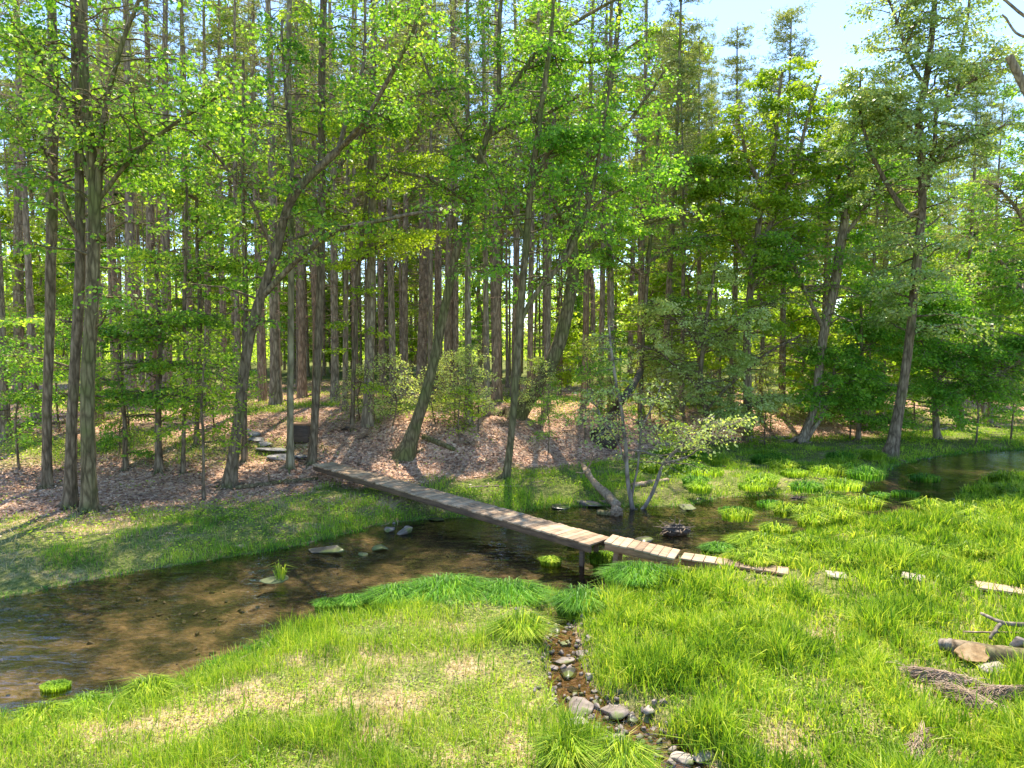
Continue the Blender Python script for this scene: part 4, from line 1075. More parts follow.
# broad-leaved herbs
def herbs(name, label, X, Y, size, mat, seed, h=0.08, cat="ground cover"):
    r = np.random.default_rng(seed); n = len(X)
    C = np.column_stack([X, Y, H(X, Y) + r.random(n) * h + 0.01])
    g = Geo(); a = r.random(n) * 6.28
    g.leaves(C, np.column_stack([np.cos(a), np.sin(a), r.normal(size=n) * .3]), np.column_stack([r.normal(size=(n, 2)) * .5, np.ones(n)]), size * r.uniform(.6, 1.3, n), size * r.uniform(.4, .8, n))
    o = obj(name, g.mesh(name), mat); return tag(o, label, cat, kind="stuff")
X, Y, r = sample_px(260000, 14, 46, 104)
sd, li, be, st, toe, px = zones(X, Y)
nearline = np.interp(px, [a[0] for a in near_px[::-1]], [onz(a[0], a[1])[1] for a in near_px[::-1]])
dens = (1 - li) * sstep(0.5, 0.66, fbm(X * .9, Y * .9, 71)) * 0.5 + (0.04 + .5 * sstep(.56, .68, fbm(X * .5, Y * .5, 72))) * sstep(0, 5, Y - toe)
keep = (sd > 0.05) & (Y > nearline + .8) & (r.random(len(X)) < dens)
X, Y = X[keep], Y[keep]
herbs("bank_herbs", "low leafy plants mixed in the grass of the far bank", X, Y, 0.075, M_LEAF_U, 12, 0.16)
X, Y, r = sample_px(90000, 5.2, 14, 105)
sd, li, be, st, toe, px = zones(X, Y)
keep = (sd > 0.15) & (riv_d(X, Y) > .32) & (r.random(len(X)) < 0.15 + 0.85 * sstep(.45, .6, fbm(X * 1.2, Y * 1.2, 73))) & ((px > 760) | (px < 560)) & (Y < 12)
X, Y = X[keep], Y[keep]
herbs("meadow_herbs", "small round-leaved plants low in the near meadow", X, Y, 0.035, M_LEAF_U, 13, 0.07)

# fallen leaves on the bank
X, Y, r = sample_px(230000, 15, 50, 106)
sd, li, be, st, toe, px = zones(X, Y)
keep = (sd > 0.4) & (r.random(len(X)) < 0.04 + 0.96 * li) & (Y > toe - 3)
X, Y = X[keep], Y[keep]
herbs("leaf_litter", "reddish brown fallen leaves covering the forest floor", X, Y, 0.085, M_LITTER, 14, 0.03, "leaf litter")

# ------------------------------------------------------------------ tussocks and water plants
def tussock(px, py, w, h, label, z=0.0, mat=None, group=None, name="sedge_tussock", nb=None):
    p = onz(px, py, z); rr = w * 0.5 * p[1] / F; hh = h * p[1] / F
    r = np.random.default_rng(int(px * 7 + py))
    n = nb or int(min(2600, 300 + 2600 * rr))
    a = r.random(n) * 6.28; q = np.sqrt(r.random(n)) * rr
    X = np.cos(a) * q; Y = np.sin(a) * q * 0.75
    out = np.column_stack([np.cos(a), np.sin(a) * .75, 0 * a]) * (0.35 + 0.75 * q / rr)[:, None] + r.normal(size=(n, 3)) * 0.32
    hb = hh * r.uniform(.35, 1.25, n) * (1.15 - .7 * q / rr)
    wd = r.uniform(.006, .012, n) * max(1, p[1] / 9)
    tws = r.random(n) * 6.28; wx = np.column_stack([np.cos(tws) * wd / 2, np.sin(tws) * wd / 2, 0 * wd])
    b = np.column_stack([X, Y, np.full(n, -0.05)])
    m1 = b + np.column_stack([out[:, 0] * hb * .35, out[:, 1] * hb * .35, hb * .75 + .12]); t_ = b + np.column_stack([out[:, 0] * hb * 1.5, out[:, 1] * hb * 1.5, hb * .45 + .12 + 0 * hb])
    V = np.stack([b - wx, b + wx, m1 + wx, m1 - wx, t_], 1).reshape(-1, 3); i = np.arange(n)[:, None] * 5
    me = mesh_np(name, V, [i + np.array([[0, 1, 2, 3]]), i + np.array([[3, 2, 4]])])
    o = obj(name, me, mat or M_SEDGE); o.location = (p[0], p[1], z); o.scale = (1, 1, 1)
    return tag(o, label, "grass tussock", group)
TT = "bright tufts on the near bank beyond the slabs"
# TUFTS
TG = "grass tussocks in and beside the stream"
tussock(448, 600, 92, 22, "largest drooping dark green tussock on the near water's edge below the footbridge", .1, group=TG)
tussock(398, 603, 60, 17, "drooping tussock at the left end of the long one on the near water's edge", .08, group=TG)
tussock(508, 602, 76, 20, "drooping tussock at the right end of the long one on the near water's edge", .1, group=TG)
tussock(352, 606, 34, 9, "small tussock standing alone in shallow water left of the near shore tussocks", 0, group=TG)
tussock(328, 608, 26, 7, "smallest low green clump in the shallow water by the near shore", 0, group=TG)
tussock(605, 562, 30, 9, "bright green floating clump in the stream below the footbridge", 0, M_GRASS_D, TG)
tussock(551, 564, 20, 6, "small pale green clump in the stream left of the bright floating one", 0, M_GRASS, TG)
tussock(581, 545, 26, 9, "green clump close under the planks of the footbridge", 0, M_GRASS_D, TG)
tussock(150, 698, 36, 20, "yellow-green spiky tussock at the water's edge in the lower left", .08, M_GRASS, TG)
tussock(88, 712, 40, 14, "pale arching tussock at the lower left shore beside the spiky one", .05, M_GRASS_D, TG)
tussock(42, 722, 46, 14, "wide yellow-green tussock at the shore in the lower left corner", .05, M_GRASS, TG)
tussock(56, 690, 28, 3, "flat pale weed patch lying on the water at lower left", -.03, M_GRASS_D, TG)
tussock(640, 582, 70, 18, "dark green tussock at the near shore where the low boardwalk begins", .1, group=TG)
tussock(755, 548, 50, 14, "rounded tussock at the far side of the low boardwalk", .1, M_GRASS, TG)
tussock(718, 553, 30, 9, "dark low tussock touching the boardwalk on its water side", .05, group=TG)
tussock(580, 612, 46, 24, "tussock leaning over the mouth of the rivulet", .12, group=TG)
tussock(566, 766, 44, 30, "thick bright grass clump left of the rivulet stones at the bottom edge", .2, M_GRASS, TG)
tussock(622, 770, 50, 28, "bright grass clump between rivulet stones at the bottom edge", .2, M_GRASS, TG)
tussock(520, 640, 44, 30, "tall grass clump left of the upper rivulet", .2, M_GRASS, TG)
tussock(280, 578, 8, 16, "single upright tuft of blades on the little stream rock", .06, M_GRASS, TG, nb=40)

rt_ = np.random.default_rng(321)
for i in range(34):
    px_ = rt_.uniform(735, 1030); py_t = rt_.uniform(505 if px_ < 940 else 480, 566)
    tussock(px_, py_t, rt_.uniform(18, 40), rt_.uniform(8, 15), "bright rounded grass tuft on the near bank beyond the slabs", .28, M_GRASS, TT, "grass_tuft", nb=420)
for i in range(26):
    px_ = rt_.uniform(650, 880); py_t = rt_.uniform(455, 492)
    tussock(px_, py_t, rt_.uniform(18, 44), rt_.uniform(5, 11), "bright green leafy clump on the grassy flat across the stream", .3, M_SEDGE if i % 3 == 0 else M_GRASS_D, "leafy clumps on the grassy flat across the stream", "grass_clump", nb=380)
for i, (a_, b_) in enumerate([(812, 512), (835, 500), (860, 505), (880, 498), (770, 506), (905, 495), (735, 512), (800, 488), (850, 488), (925, 480)]):
    tussock(a_, b_, rt_.uniform(16, 34), rt_.uniform(3, 6), "low green weed clump growing in the shallows at the right bend", 0, M_SEDGE, "weed clumps in the shallows at the right bend", "water_weed", nb=300)
# ------------------------------------------------------------------ rocks
def rock(px, py, w, h, label, mat, z=None, seed=0, flatk=1.0, deep=1.0, cat="rock", name="stream_rock", group=None, ang=None):
    p = onz(px, py, z) if z is not None else hit(px, py)
    r = np.random.default_rng(seed + int(px) * 3)
    mpp = p[1] / F; hw = w * .5 * mpp; hh = max(0.02, h * mpp * flatk * 0.55)
    bm = bmesh.new(); bmesh.ops.create_icosphere(bm, subdivisions=4, radius=1.0)
    planes = [norm(r.normal(size=3)) for _ in range(9)]; offs = r.uniform(.42, .8, 9)
    off = r.random(2) * 50
    for v in bm.verts:
        c = np.array(v.co)
        for q, o_ in zip(planes, offs):
            d_ = c @ q
            if d_ > o_: c = c - q * (d_ - o_) * 0.98
        nz = float(noise(c[0] * 2.4 + off[0], c[1] * 2.4 + c[2] * 1.7 + off[1], 5)) - .5
        c = c * (1 + 0.16 * nz)
        v.co = Vector((c[0] * hw, c[1] * hw * deep, (c[2] if c[2] > -.5 else -.5) * hh))
    me = bpy.data.meshes.new(name); bm.to_mesh(me); bm.free(); smooth_shade(me)
    o = obj(name, me, mat); o.location = (p[0], p[1], p[2] + hh * 0.2); o.rotation_euler = (r.normal() * .08, r.normal() * .08, r.random() * .8 - .4 if ang is None else ang)
    return tag(o, label, cat, group)
RG = "rocks in and along the stream"
rock(273, 580, 30, 7, "small dark mossy rock carrying a grass tuft in mid-stream", M_ROCK_M, 0, 1, group=RG)
rock(326, 552, 46, 9, "long dark wet rock at the far water's edge", M_ROCK_D, 0, 2, deep=.5, group=RG)
rock(381, 549, 18, 9, "dark rounded rock in mid-stream right of the long wet one", M_ROCK_M, 0, 3, group=RG)
rock(406, 531, 24, 6, "smooth grey flat boulder on the far shore left of the footbridge", M_ROCK, .03, 4, group=RG)
rock(388, 530, 14, 5, "pale brown stone touching the smooth grey boulder", M_ROCK, .03, 5, group=RG)
rock(347, 523, 16, 6, "small dark stone in the grass of the far shore", M_ROCK_D, .1, 6, group=RG)
rock(588, 505, 30, 6, "grey stone half under water behind the footbridge", M_ROCK, 0, 7, group=RG)
rock(606, 503, 16, 6, "small grey stone beside the rotten log foot", M_ROCK, 0, 8, group=RG)
rock(560, 507, 22, 4, "flat dark stone at the far shore left of the fallen log", M_ROCK_D, 0, 9, group=RG)
rock(698, 500, 10, 4, "tiny dark stone in the brown shallows", M_ROCK_D, 0, 10, group=RG)
rock(686, 508, 20, 5, "yellow-mossed stone in the brown shallows beyond the boardwalk", M_ROCK_M, 0, 11, group=RG)
rock(436, 520, 16, 4, "low stone breaking the water near the footbridge shadow", M_ROCK_D, 0, 12, group=RG)
rock(640, 541, 26, 7, "dark wet stone under the short end span", M_ROCK_D, 0, 13, group=RG)
rock(240, 548, 18, 5, "grey stone in the grass of the far shore at left", M_ROCK, .05, 14, group=RG)
rock(362, 555, 12, 4, "small brown stone between the two dark stream rocks", M_ROCK_M, 0, 15, group=RG)
RV = "stones lying in the rivulet"
for i, (px, py, w_, h_, m_, l_) in enumerate([
    (562, 622, 20, 6, M_ROCK, "topmost pale stone where the rivulet joins the stream"), (554, 634, 12, 6, M_ROCK_D, "little dark stone below the topmost pale one"),
    (563, 664, 22, 11, M_ROCK, "grey angular stone on the left of the upper rivulet"), (568, 676, 24, 7, M_ROCK_D, "flat dark wet stone under the grey angular one"),
    (582, 657, 14, 5, M_ROCK, "small grey stone in the middle of the upper rivulet"), (592, 678, 15, 8, M_ROCK_W, "pale rounded stone on the right of the upper rivulet"),
    (588, 645, 10, 6, M_ROCK_D, "dark stone against the grass in the upper rivulet"), (583, 714, 38, 12, M_ROCK, "wide mottled grey stone left of the big flat stone"),
    (576, 726, 26, 9, M_ROCK_W, "pale low stone under the wide mottled one"), (615, 719, 30, 17, M_ROCK, "big flat-topped brown-grey stone in the rivulet bend"),
    (650, 712, 15, 10, M_ROCK_W, "cream stone against the grass right of the bend"), (654, 734, 20, 7, M_ROCK, "oval grey stone in the lower rivulet"),
    (664, 747, 20, 6, M_ROCK_D, "dark oval stone below the grey oval one"), (632, 722, 14, 10, M_ROCK_D, "dark wedge stone right of the big flat-topped one"),
    (618, 744, 18, 10, M_ROCK_W, "pale stone between the two bottom grass clumps"), (604, 738, 14, 7, M_ROCK, "small stone under the big flat-topped one"),
    (656, 761, 16, 8, M_ROCK, "round stone near the bottom edge"), (684, 764, 26, 10, M_ROCK_W, "broad sandy stone at the bottom right end of the rivulet"),
    (706, 766, 24, 9, M_ROCK_W, "last sandy stone at the bottom edge"), (574, 694, 14, 5, M_ROCK_D, "thin dark stone before the bend"), (598, 730, 12, 5, M_ROCK_M, "mossy pebble under the mottled stone")]):
    rock(px, py, w_ * 1.15, h_ * 1.2, l_, m_, None, 40 + i, .8, name="rivulet_stone", group=RV)
# cobbles of the stream bed, too many to count
r = np.random.default_rng(56); g = Geo(); X, Y, _r = sample_px(5200, 9, 30, 57, pxr=(-60, 1100))
sd = stream_sd(X, Y); kp = (sd < 0.05) & (_r.random(len(X)) < .03 + .35 * (1 - sstep(0, .8, -sd)) + .5 * sstep(.45, .62, fbm(X * .7, Y * .7, 58))); X, Y = X[kp], Y[kp]; Z = H(X, Y)
for x, y, z in zip(X, Y, Z):
    s_ = r.uniform(.015, .055); M_ = np.linalg.qr(r.normal(size=(3, 3)))[0]
    g.box((x, y, z), (s_, s_ * r.uniform(.6, 1), s_ * r.uniform(.3, .6)), M=M_)
cob = bevel_mesh(g.mesh("bed_cobbles"), .012, 2); smooth_shade(cob)
tag(obj("bed_cobbles", cob, M_ROCK), "dark cobbles lying on the shallow stream bed", "cobbles", kind="stuff")
# rubble too small to count
r = np.random.default_rng(55); g = Geo()
for i in range(480):
    k = r.integers(0, len(Rv)); o_ = r.normal() * .24; x = Rv[k, 0] + nn_[k, 0] * o_; y = Rv[k, 1] + nn_[k, 1] * o_; s_ = r.uniform(.008, .045)
    M_ = np.linalg.qr(r.normal(size=(3, 3)))[0]
    g.box((x, y, hz(x, y) + s_ * .4), (s_, s_ * r.uniform(.6, 1), s_ * r.uniform(.3, .7)), M=M_)
tag(obj("pebbles", bevel_mesh(g.mesh("pebbles"), .004, 1), M_ROCK), "small brown and grey pebbles on the rivulet bed", "pebbles", kind="stuff")

# ------------------------------------------------------------------ footbridge, short span, boardwalk, stepping slabs
def span(name, label, A, B, za, zb, width, thick, plank, gap, deckm, beamm, posts=(), tail=None, beam_h=0.15, cat="footbridge", group=None, skew=0.0, r0=1):
    """plank deck on two stringers from A to B (world xy of the centre line)"""
    A = np.array(A); B = np.array(B); L = float(np.linalg.norm(B - A)); d = (B - A) / L
    rz = math.atan2(d[1], d[0]); slope = math.atan2(zb - za, L)
    root = thing(name, label, cat, (A[0], A[1], za), 0, group); root.rotation_euler = (0, -slope, rz)
    r = np.random.default_rng(r0)
    g = Geo(); n = max(1, int(L / (plank + gap)))
    for i in range(n):
        x = (i + .5) * L / n
        a_ = r.normal() * .006 + skew; M_ = np.array([[math.cos(a_), math.sin(a_), 0], [-math.sin(a_), math.cos(a_), 0], [0, 0, 1]])
        t_ = r.normal() * .012; T_ = np.array([[1, 0, 0], [0, math.cos(t_), math.sin(t_)], [0, -math.sin(t_), math.cos(t_)]])
        g.box((x, r.normal() * .008, -thick / 2 + r.normal() * .002), (L / n / 2 - gap / 2, width / 2 + r.normal() * .008, thick / 2), M=T_ @ M_)
    obj("deck", bevel_mesh(g.mesh("deck"), .004, 1), deckm, root)
    for s_ in (-1, 1):
        g = Geo(); g.box((L / 2, s_ * (width / 2 - .07), -thick - beam_h / 2 - .002), (L / 2 - .02, .028, beam_h / 2)); obj("stringer", bevel_mesh(g.mesh("stringer"), .006, 1), beamm, root)
    for xp in posts:
        if xp < 0: xp = L + xp
        g = Geo(); zt = -thick - beam_h * .6
        bot = -(za + (zb - za) * xp / L) - .45
        for s_ in (-1, 1): g.box((xp, s_ * (width / 2 - .13), (zt + bot) / 2), (.05, .03, (zt - bot) / 2))
        g.box((xp, 0, zt + .04), (.03, width / 2 - .1, .05)); obj("support_frame", bevel_mesh(g.mesh("support_frame"), .004, 1), beamm, root)
    return root
e0 = hit(319, 461); e0[2] += .0
ZB = 0.54
pA = onz(322, 463, e0[2] + .12); pB = onz(601, 541, ZB)
span("footbridge", "long narrow plank footbridge slanting down across the stream from the far bank", pA[:2], pB[:2], e0[2] + .12, ZB, .74, .04, .14, .008, M_PLANK, M_BEAM, posts=(-.3,), r0=3)
pC = onz(608, 539, ZB + .03); pD = onz(678, 554, .44)
span("footbridge", "short reddish end span sitting one step above the low boardwalk", pC[:2], pD[:2], ZB + .05, .44, .62, .04, .14, .008, M_PLANK, M_BEAM_R, posts=(.25, ), r0=4, beam_h=.13)
pE = onz(682, 556, .34); pF = onz(789, 571, .30)
span("boardwalk", "low plank boardwalk running from the footbridge into the meadow grass", pE[:2], pF[:2], .36, .31, .42, .035, .2, .015, M_PLANK, M_BEAM_R, beam_h=.12, cat="boardwalk", r0=5)
sa = onz(826, 575, .30); sb = onz(847, 577, .30)
span("plank_slab", "smallest pale slab almost buried in grass next to the boardwalk end", sa[:2], sb[:2], .34, .33, .34, .04, .3, .012, M_ROCK_W, M_BEAM, beam_h=.05, cat="stepping slab", group="slabs across the meadow")
sa = onz(901, 577, .30); sb = onz(925, 581, .30)
span("plank_slab", "single pale slab lying in the grass midway across the meadow", sa[:2], sb[:2], .36, .35, .36, .04, .36, .012, M_ROCK_W, M_BEAM, beam_h=.05, cat="stepping slab", group="slabs across the meadow")
sa = onz(976, 588, .30); sb = onz(1036, 596, .30)
span("plank_slab", "low platform of four pale planks at the right edge of the meadow", sa[:2], sb[:2], .38, .36, .36, .04, .26, .012, M_PLANK, M_BEAM, beam_h=.08, cat="stepping slab", group="slabs across the meadow")

# ------------------------------------------------------------------ stone steps, dark block standing in for shade
SG = "flat stones of the steps up the bank"
for i, (px, py, w_, l_) in enumerate([(307, 459, 26, "lowest flat step stone beside the footbridge end"), (284, 458, 40, "widest pale step stone second from the bottom"), (276, 451, 46, "long grey step stone, third from the bottom"),
                                      (264, 446, 32, "pale blocky step stone midway up"), (258, 441, 24, "step stone above the blocky midway one"), (252, 436, 20, "narrow grey step stone near the top of the flight"), (246, 432, 18, "topmost small step stone")]):
    rock(px, py, w_ * .85, 4.5, l_, M_SLATE, None, 80 + i, 1.2, .7, "step stone", "step_stone", SG, 0.1)
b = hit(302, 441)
root = thing("shadow_block", "dark block standing in for shade, with a reddish top board above the stone steps", "shadow block", b, -.1)
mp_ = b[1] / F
g = Geo(); g.box((0, 0, 7 * mp_), (9 * mp_, 8 * mp_, 7 * mp_ + .05)); obj("body", bevel_mesh(g.mesh("body"), .01, 1), M_SHADOW, root)  # solid dark block added where a shadow lies on the bank
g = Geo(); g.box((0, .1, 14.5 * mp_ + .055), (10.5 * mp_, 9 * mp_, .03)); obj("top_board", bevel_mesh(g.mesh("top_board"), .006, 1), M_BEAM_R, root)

# ------------------------------------------------------------------ logs, roots, branches
def log(name, label, pts, bark, cat="log", taper=.8, z_lift=.5, sub=None, group=None, seed=0, sides=12, knots=0):
    """pts: (px, py, width_px, z or None)"""
    r = np.random.default_rng(seed); W = []; R = []
    for px, py, wd, z in pts:
        p = hit(px, py) if z is None else onz(px, py, z)
        rr = wd * .5 * p[1] / F; W.append(p + np.array([0, 0, rr * z_lift])); R.append(rr)
    o0 = W[0].copy(); P, Rr = curve(np.array(W) - o0, R, 16, .02, r)
    d0 = norm(P[0] - P[1]); d1 = norm(P[-1] - P[-2])
    P = np.vstack([P[0] - d0 * 1e-3, P, P[-1] + d1 * 1e-3]); Rr = np.concatenate([[Rr[0] * .02], Rr, [Rr[-1] * .02]])
    root = thing(name, label, cat, o0, 0, group)
    g = Geo(); g.tubes(P, Rr, sides, .4 if bark is M_ROT else .25); obj("trunk", g.mesh("trunk", True), bark, root)
    for k in range(knots):
        i = r.integers(3, 13); d = norm(r.normal(size=3) + np.array([0, 0, .8])); ln = r.uniform(.3, .9)
        g = Geo(); q = P[i] + d * ln * np.linspace(0, 1, 5)[:, None] + r.normal(size=(5, 3)) * .03; g.tubes(q, np.linspace(Rr[i] * .35, .008, 5), 6); obj("branch", g.mesh("branch", True), bark, root)
    return root
FL = "fallen timber around the stream"
b1 = hit(583, 470)
log("fallen_log", "rotten split log sloping down to the water behind the footbridge", [(583, 466, 4, .75), (589, 477, 7, .62), (597, 487, 6, .45), (606, 496, 9, .25), (617, 508, 9, .05)], M_ROT, group=FL, seed=1, knots=2)
log("fallen_log", "pale bare log lying level behind the many-stemmed shrub", [(632, 488, 6, None), (650, 485, 6, None), (668, 482, 5, None)], M_ROT, group=FL, seed=2)
log("fallen_log", "short mossy log end at the waterline under the rotten log", [(597, 514, 6, .0), (610, 515, 6, .0), (622, 515, 5, .0)], M_BARK_MOSS, group=FL, seed=3)
log("fallen_log", "dark fallen log on the litter left of the footbridge end", [(236, 490, 5, None), (262, 487, 5, None), (290, 483, 5, None), (318, 480, 3, None)], M_BARK_MOSS, group=FL, seed=4, knots=2)
log("fallen_log", "mossy log on the slope right of the leaning maple foot", [(423, 440, 6, None), (440, 447, 6, None), (455, 452, 4, None)], M_BARK_MOSS, group=FL, seed=5)
log("fallen_log", "thin pale pole lying in the grass before the slope", [(465, 489, 2, None), (495, 487, 2, None), (522, 487, 1.5, None)], M_ROT, group=FL, seed=6)
log("fallen_log", "long thin log along the base of the slope behind the silvery small tree", [(655, 447, 4, None), (700, 443, 4, None), (745, 440, 3, None), (790, 438, 3, None)], M_BARK_PINE, group=FL, seed=7, knots=2)
log("fallen_log", "grey log lying among the trunks on the left slope", [(10, 428, 4, None), (60, 424, 4, None), (110, 420, 3, None)], M_BARK_GREY, group=FL, seed=8, knots=3)
log("fallen_log", "leaning dead trunk resting beside the uprooted root plate", [(608, 422, 9, None), (622, 402, 8, 2.4), (634, 385, 7, 3.0), (641, 372, 6, 3.4)], M_ROOT, group=FL, seed=9)
log("fallen_log", "curled fallen branch in the undergrowth by the right-hand stream bend", [(935, 432, 3, None), (955, 428, 3, None), (975, 424, 3, None), (1000, 428, 2, None)], M_BARK_PALE, group=FL, seed=10, knots=3)

def snag(name, label, px, py, w_, h_, mat, seed, nroots=26, cat="root mass", z=None, core=.6):
    p = hit(px, py) if z is None else onz(px, py, z)
    r = np.random.default_rng(seed); mpp = p[1] / F; hw = w_ * .5 * mpp; hh = h_ * mpp
    root = thing(name, label, cat, p)
    bm = bmesh.new(); bmesh.ops.create_icosphere(bm, subdivisions=4, radius=1)
    for v in bm.verts:
        c = np.array(v.co); q = 1 + .55 * (float(noise(c[0] * 2 + seed, c[1] * 2 + c[2] * 2, 3)) - .5) + .3 * (float(noise(c[0] * 6 + seed, c[2] * 6 + c[1] * 3, 4)) - .5)
        v.co = Vector((c[0] * hw * core * q, c[1] * hw * core * .5 * q, c[2] * hh * core * .6 * q + hh * .3))
    me = bpy.data.meshes.new("soil_clump"); bm.to_mesh(me); bm.free(); obj("soil_clump", me, mat, root)
    g = Geo()
    for i in range(nroots):
        d = norm(r.normal(size=3) * np.array([1, .5, .9]) + np.array([0, -.2, .15])); s = np.linspace(0, 1, 6)[:, None]
        q = np.array([0, 0, hh * .35]) + d * np.array([hw, hw * .6, hh * .7]) * s * r.uniform(.7, 1.25) + r.normal(size=(6, 3)) * .08 * s * hw
        g.tubes(q, np.linspace(.035, .008, 6) * min(1, hw), 5)
    obj("roots", g.mesh("roots", True), M_ROT, root)
    return root
snag("root_plate", "dark upturned root plate of a toppled tree on the slope crest", 606, 447, 46, 30, M_ROOT, 3)
snag("driftwood_snag", "tangled dark driftwood caught at the water behind the short end span", 676, 535, 40, 17, M_ROOT, 4, 34, "driftwood", 0.0)
snag("root_plate", "dark bare tangle of roots under the bank at the middle of the slope", 345, 432, 30, 12, M_ROOT, 5, 34, core=.25)
snag("root_plate", "exposed dark roots at the foot of the pine left of the leaning maple", 366, 440, 24, 10, M_ROOT, 15, 34, core=.2)
snag("root_plate", "low root tangle on the slope between the leaning maple and the bent mossy trunk", 468, 446, 30, 8, M_ROOT, 16, 34, core=.2)
snag("root_plate", "dark roots under the bent mossy trunk on the slope crest", 512, 428, 44, 10, M_ROOT, 17, 40, core=.2)
snag("rotten_stump", "broken stump at the waterline under the rotten split log", 616, 516, 22, 15, M_ROT, 6, 14, "stump", 0.0)
snag("driftwood_snag", "low heap of dead twigs on the far shore where the stream bends right", 800, 500, 26, 6, M_ROOT, 8, 24, "driftwood", 0.05)

# grey felled log with a fresh cut, rocks and branch at the right edge
lp = [onz(x, y, .38) for x, y in [(952, 648), (985, 655), (1020, 660), (1060, 664)]]
o0 = lp[0]; root = thing("felled_log", "grey-barked felled log with a fresh tan cut face at the right edge", "log", o0)
P, Rr = curve(np.array(lp) - o0, [.13, .15, .16, .16], 14, .0)
g = Geo(); g.tubes(P, Rr, 14, .12); obj("trunk", g.mesh("trunk", True), M_BARK_GREY, root)
def disc(c, n_, rx, ry, th, nm, mat, par, seed=0, ex=(1, 0, 0)):
    n_ = norm(np.array(n_, float)); u = norm(np.cross(n_, np.array([0, 0, 1.]))); v = np.cross(n_, u); k = 26; a = np.arange(k) / k * 6.283
    r = np.random.default_rng(seed); q = 1 + .08 * np.sin(a * 2 + 1) + .04 * r.normal(size=k)
    ring = np.array(c) + np.outer(np.cos(a) * rx * q, u) + np.outer(np.sin(a) * ry * q, v)
    bm = bmesh.new(); A_ = [bm.verts.new(p + n_ * th / 2) for p in ring]; B_ = [bm.verts.new(p - n_ * th / 2) for p in ring]
    bm.faces.new(A_); bm.faces.new(B_[::-1])
    for i in range(k): bm.faces.new((A_[i], B_[i], B_[(i + 1) % k], A_[(i + 1) % k]))
    bmesh.ops.recalc_face_normals(bm, faces=bm.faces[:])
    me = bpy.data.meshes.new(nm); bm.to_mesh(me); bm.free(); return obj(nm, me, mat, par)
c = onz(968, 651, .42)
disc(c - o0 + np.array([0, -.10, .02]), (-.15, -.75, .62), .20, .13, .04, "cut_face", M_CUT, root, 3)
disc(onz(990, 652, .42) - o0 + np.array([0, -.12, 0.0]), (.1, -.8, .6), .07, .04, .03, "orange_scar", M_CUT_O, root, 4)
log("fallen_log", "short knobbly grey log end poking out left of the tan cut face", [(940, 647, 11, .33), (950, 648, 13, .35), (962, 650, 12, .36)], M_BARK_PALE, group=FL, seed=21)
rock(997, 668, 42, 15, "big pale round-edged rock in front of the felled log", M_ROCK_W, .3, 90, name="meadow_rock", group="rocks by the felled log")
rock(1020, 645, 22, 13, "grey rock on top behind the felled log at the right edge", M_ROCK, .5, 91, name="meadow_rock", group="rocks by the felled log")
rock(1020, 684, 30, 9, "straw-coloured low rock below the big pale rock", M_ROCK_W, .25, 92, name="meadow_rock", group="rocks by the felled log")
rock(1015, 662, 30, 13, "mossy green-brown rock tucked beside the big pale rock", M_ROCK_M, .35, 93, name="meadow_rock", group="rocks by the felled log")
log("fallen_branch", "forked grey dead branch lying over the grass at the right edge", [(981, 614, 3, .62), (1001, 623, 4, .6), (1024, 626, 5, .6), (1060, 628, 6, .6)], M_BARK_PALE, "branch", seed=31)
log("fallen_branch", "shorter fork of dead wood under the forked grey branch", [(1001, 624, 4, .58), (994, 633, 4, .5), (990, 640, 3, .42)], M_BARK_PALE, "branch", seed=32)
log("fallen_branch", "thin straight stick lying level under the forked branch", [(963, 632, 1.6, .45), (1000, 633, 2, .45), (1040, 633, 2, .45)], M_ROT, "branch", seed=33)

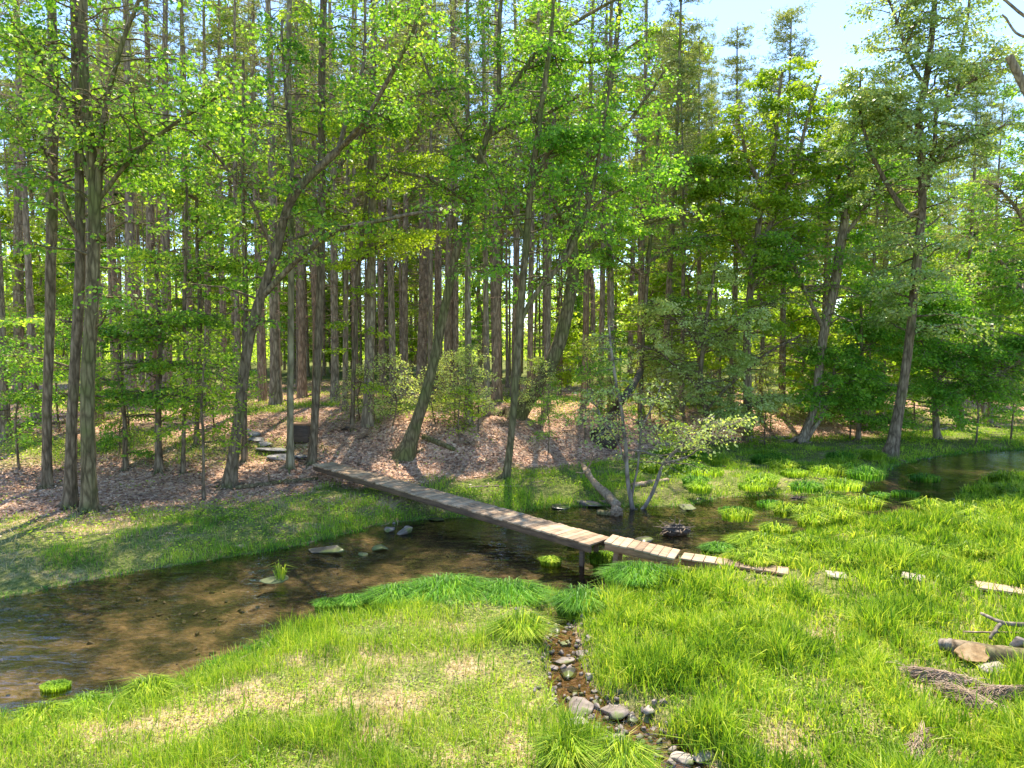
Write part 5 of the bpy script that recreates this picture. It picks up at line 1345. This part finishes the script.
# twig litter on the forest floor and stranded along the stream
X, Y, r = sample_px(2600, 15, 44, 201)
sd, li, be, st, toe, px = zones(X, Y)
kp = (sd > 0.1) & (r.random(len(X)) < .08 + .8 * li); X, Y = X[kp], Y[kp]; n = len(X); Z = H(X, Y)
a = r.random(n) * 6.28; ln = r.uniform(.15, 1.3, n) ** 1.5; s3 = np.linspace(-.5, .5, 5)[None, :, None]
P = np.column_stack([X, Y, Z + .03])[:, None] + np.column_stack([np.cos(a) * ln, np.sin(a) * ln, r.normal(size=n) * .05 * ln])[:, None] * s3 + r.normal(size=(n, 5, 3)) * .015
g = Geo(); g.tubes(P, np.linspace(1, .4, 5)[None] * r.uniform(.006, .022, n)[:, None], 5)
tag(obj("twig_litter", g.mesh("twig_litter"), M_TWIG), "broken twigs and sticks strewn over the forest floor", "twigs", kind="stuff")

# scattered upright shoots over the near bank
X, Y, r = sample_px(16000, 5.2, 17, 222)
sd, li, be, st, toe, px = zones(X, Y)
kp = (sd > .15) & (riv_d(X, Y) > .3) & (r.random(len(X)) < .1 + .9 * sstep(.5, .62, fbm(X * 2.2, Y * 2.2, 96))) & (Y < np.interp(px, [a[0] for a in near_px[::-1]], [onz(a[0], a[1])[1] for a in near_px[::-1]]) + 1)
X, Y = X[kp], Y[kp]; n = len(X)
blades("grass_shoots", "taller darker grass shoots standing out of the near meadow", X, Y, r.uniform(.14, .34, n), r.uniform(.009, .016, n) * np.maximum(1, Y / 10), M_GRASS_D, 23, .25)

# matted dead reed bundles
def reed_mat(px, py, w_, l_, ang, label, seed):
    p = onz(px, py, .27); r = np.random.default_rng(seed); g = Geo(); n = 700
    t0 = r.normal(size=n) * .28 * l_; s_ = r.normal(size=n) * .22 * w_
    a = ang + r.normal(size=n) * .35; ln = r.uniform(.12, .4, n)
    ca, sa_ = math.cos(ang), math.sin(ang)
    c = np.column_stack([t0 * ca - s_ * sa_, t0 * sa_ + s_ * ca, .05 + .12 * np.exp(-(s_ / w_ * 3) ** 2) * r.random(n)])
    d = np.column_stack([np.cos(a) * ln, np.sin(a) * ln, r.normal(size=n) * .05])
    s3 = np.linspace(-.5, .5, 4)[None, :, None]
    P = c[:, None] + d[:, None] * s3 + np.array([0, 0, -.04]) * (s3 * 2) ** 2
    g.tubes(P, np.repeat(np.array([[.002, .004, .004, .001]]), n, 0), 4)
    o = obj("reed_mat", g.mesh("reed_mat"), M_REED); o.location = p
    return tag(o, label, "dead reeds", "matted dead reeds in the meadow")
reed_mat(940, 683, .16, .62, -.5, "matted bundle of dead reeds left of the pale rock", 1)
reed_mat(972, 706, .12, .5, -1.1, "dead reed bundle running toward the bottom right", 2)
reed_mat(1002, 699, .12, .6, .1, "dead reed bundle under the straw-coloured rock", 3)
reed_mat(918, 752, .14, .5, .9, "dead reed mat at the bottom edge right of centre", 4)
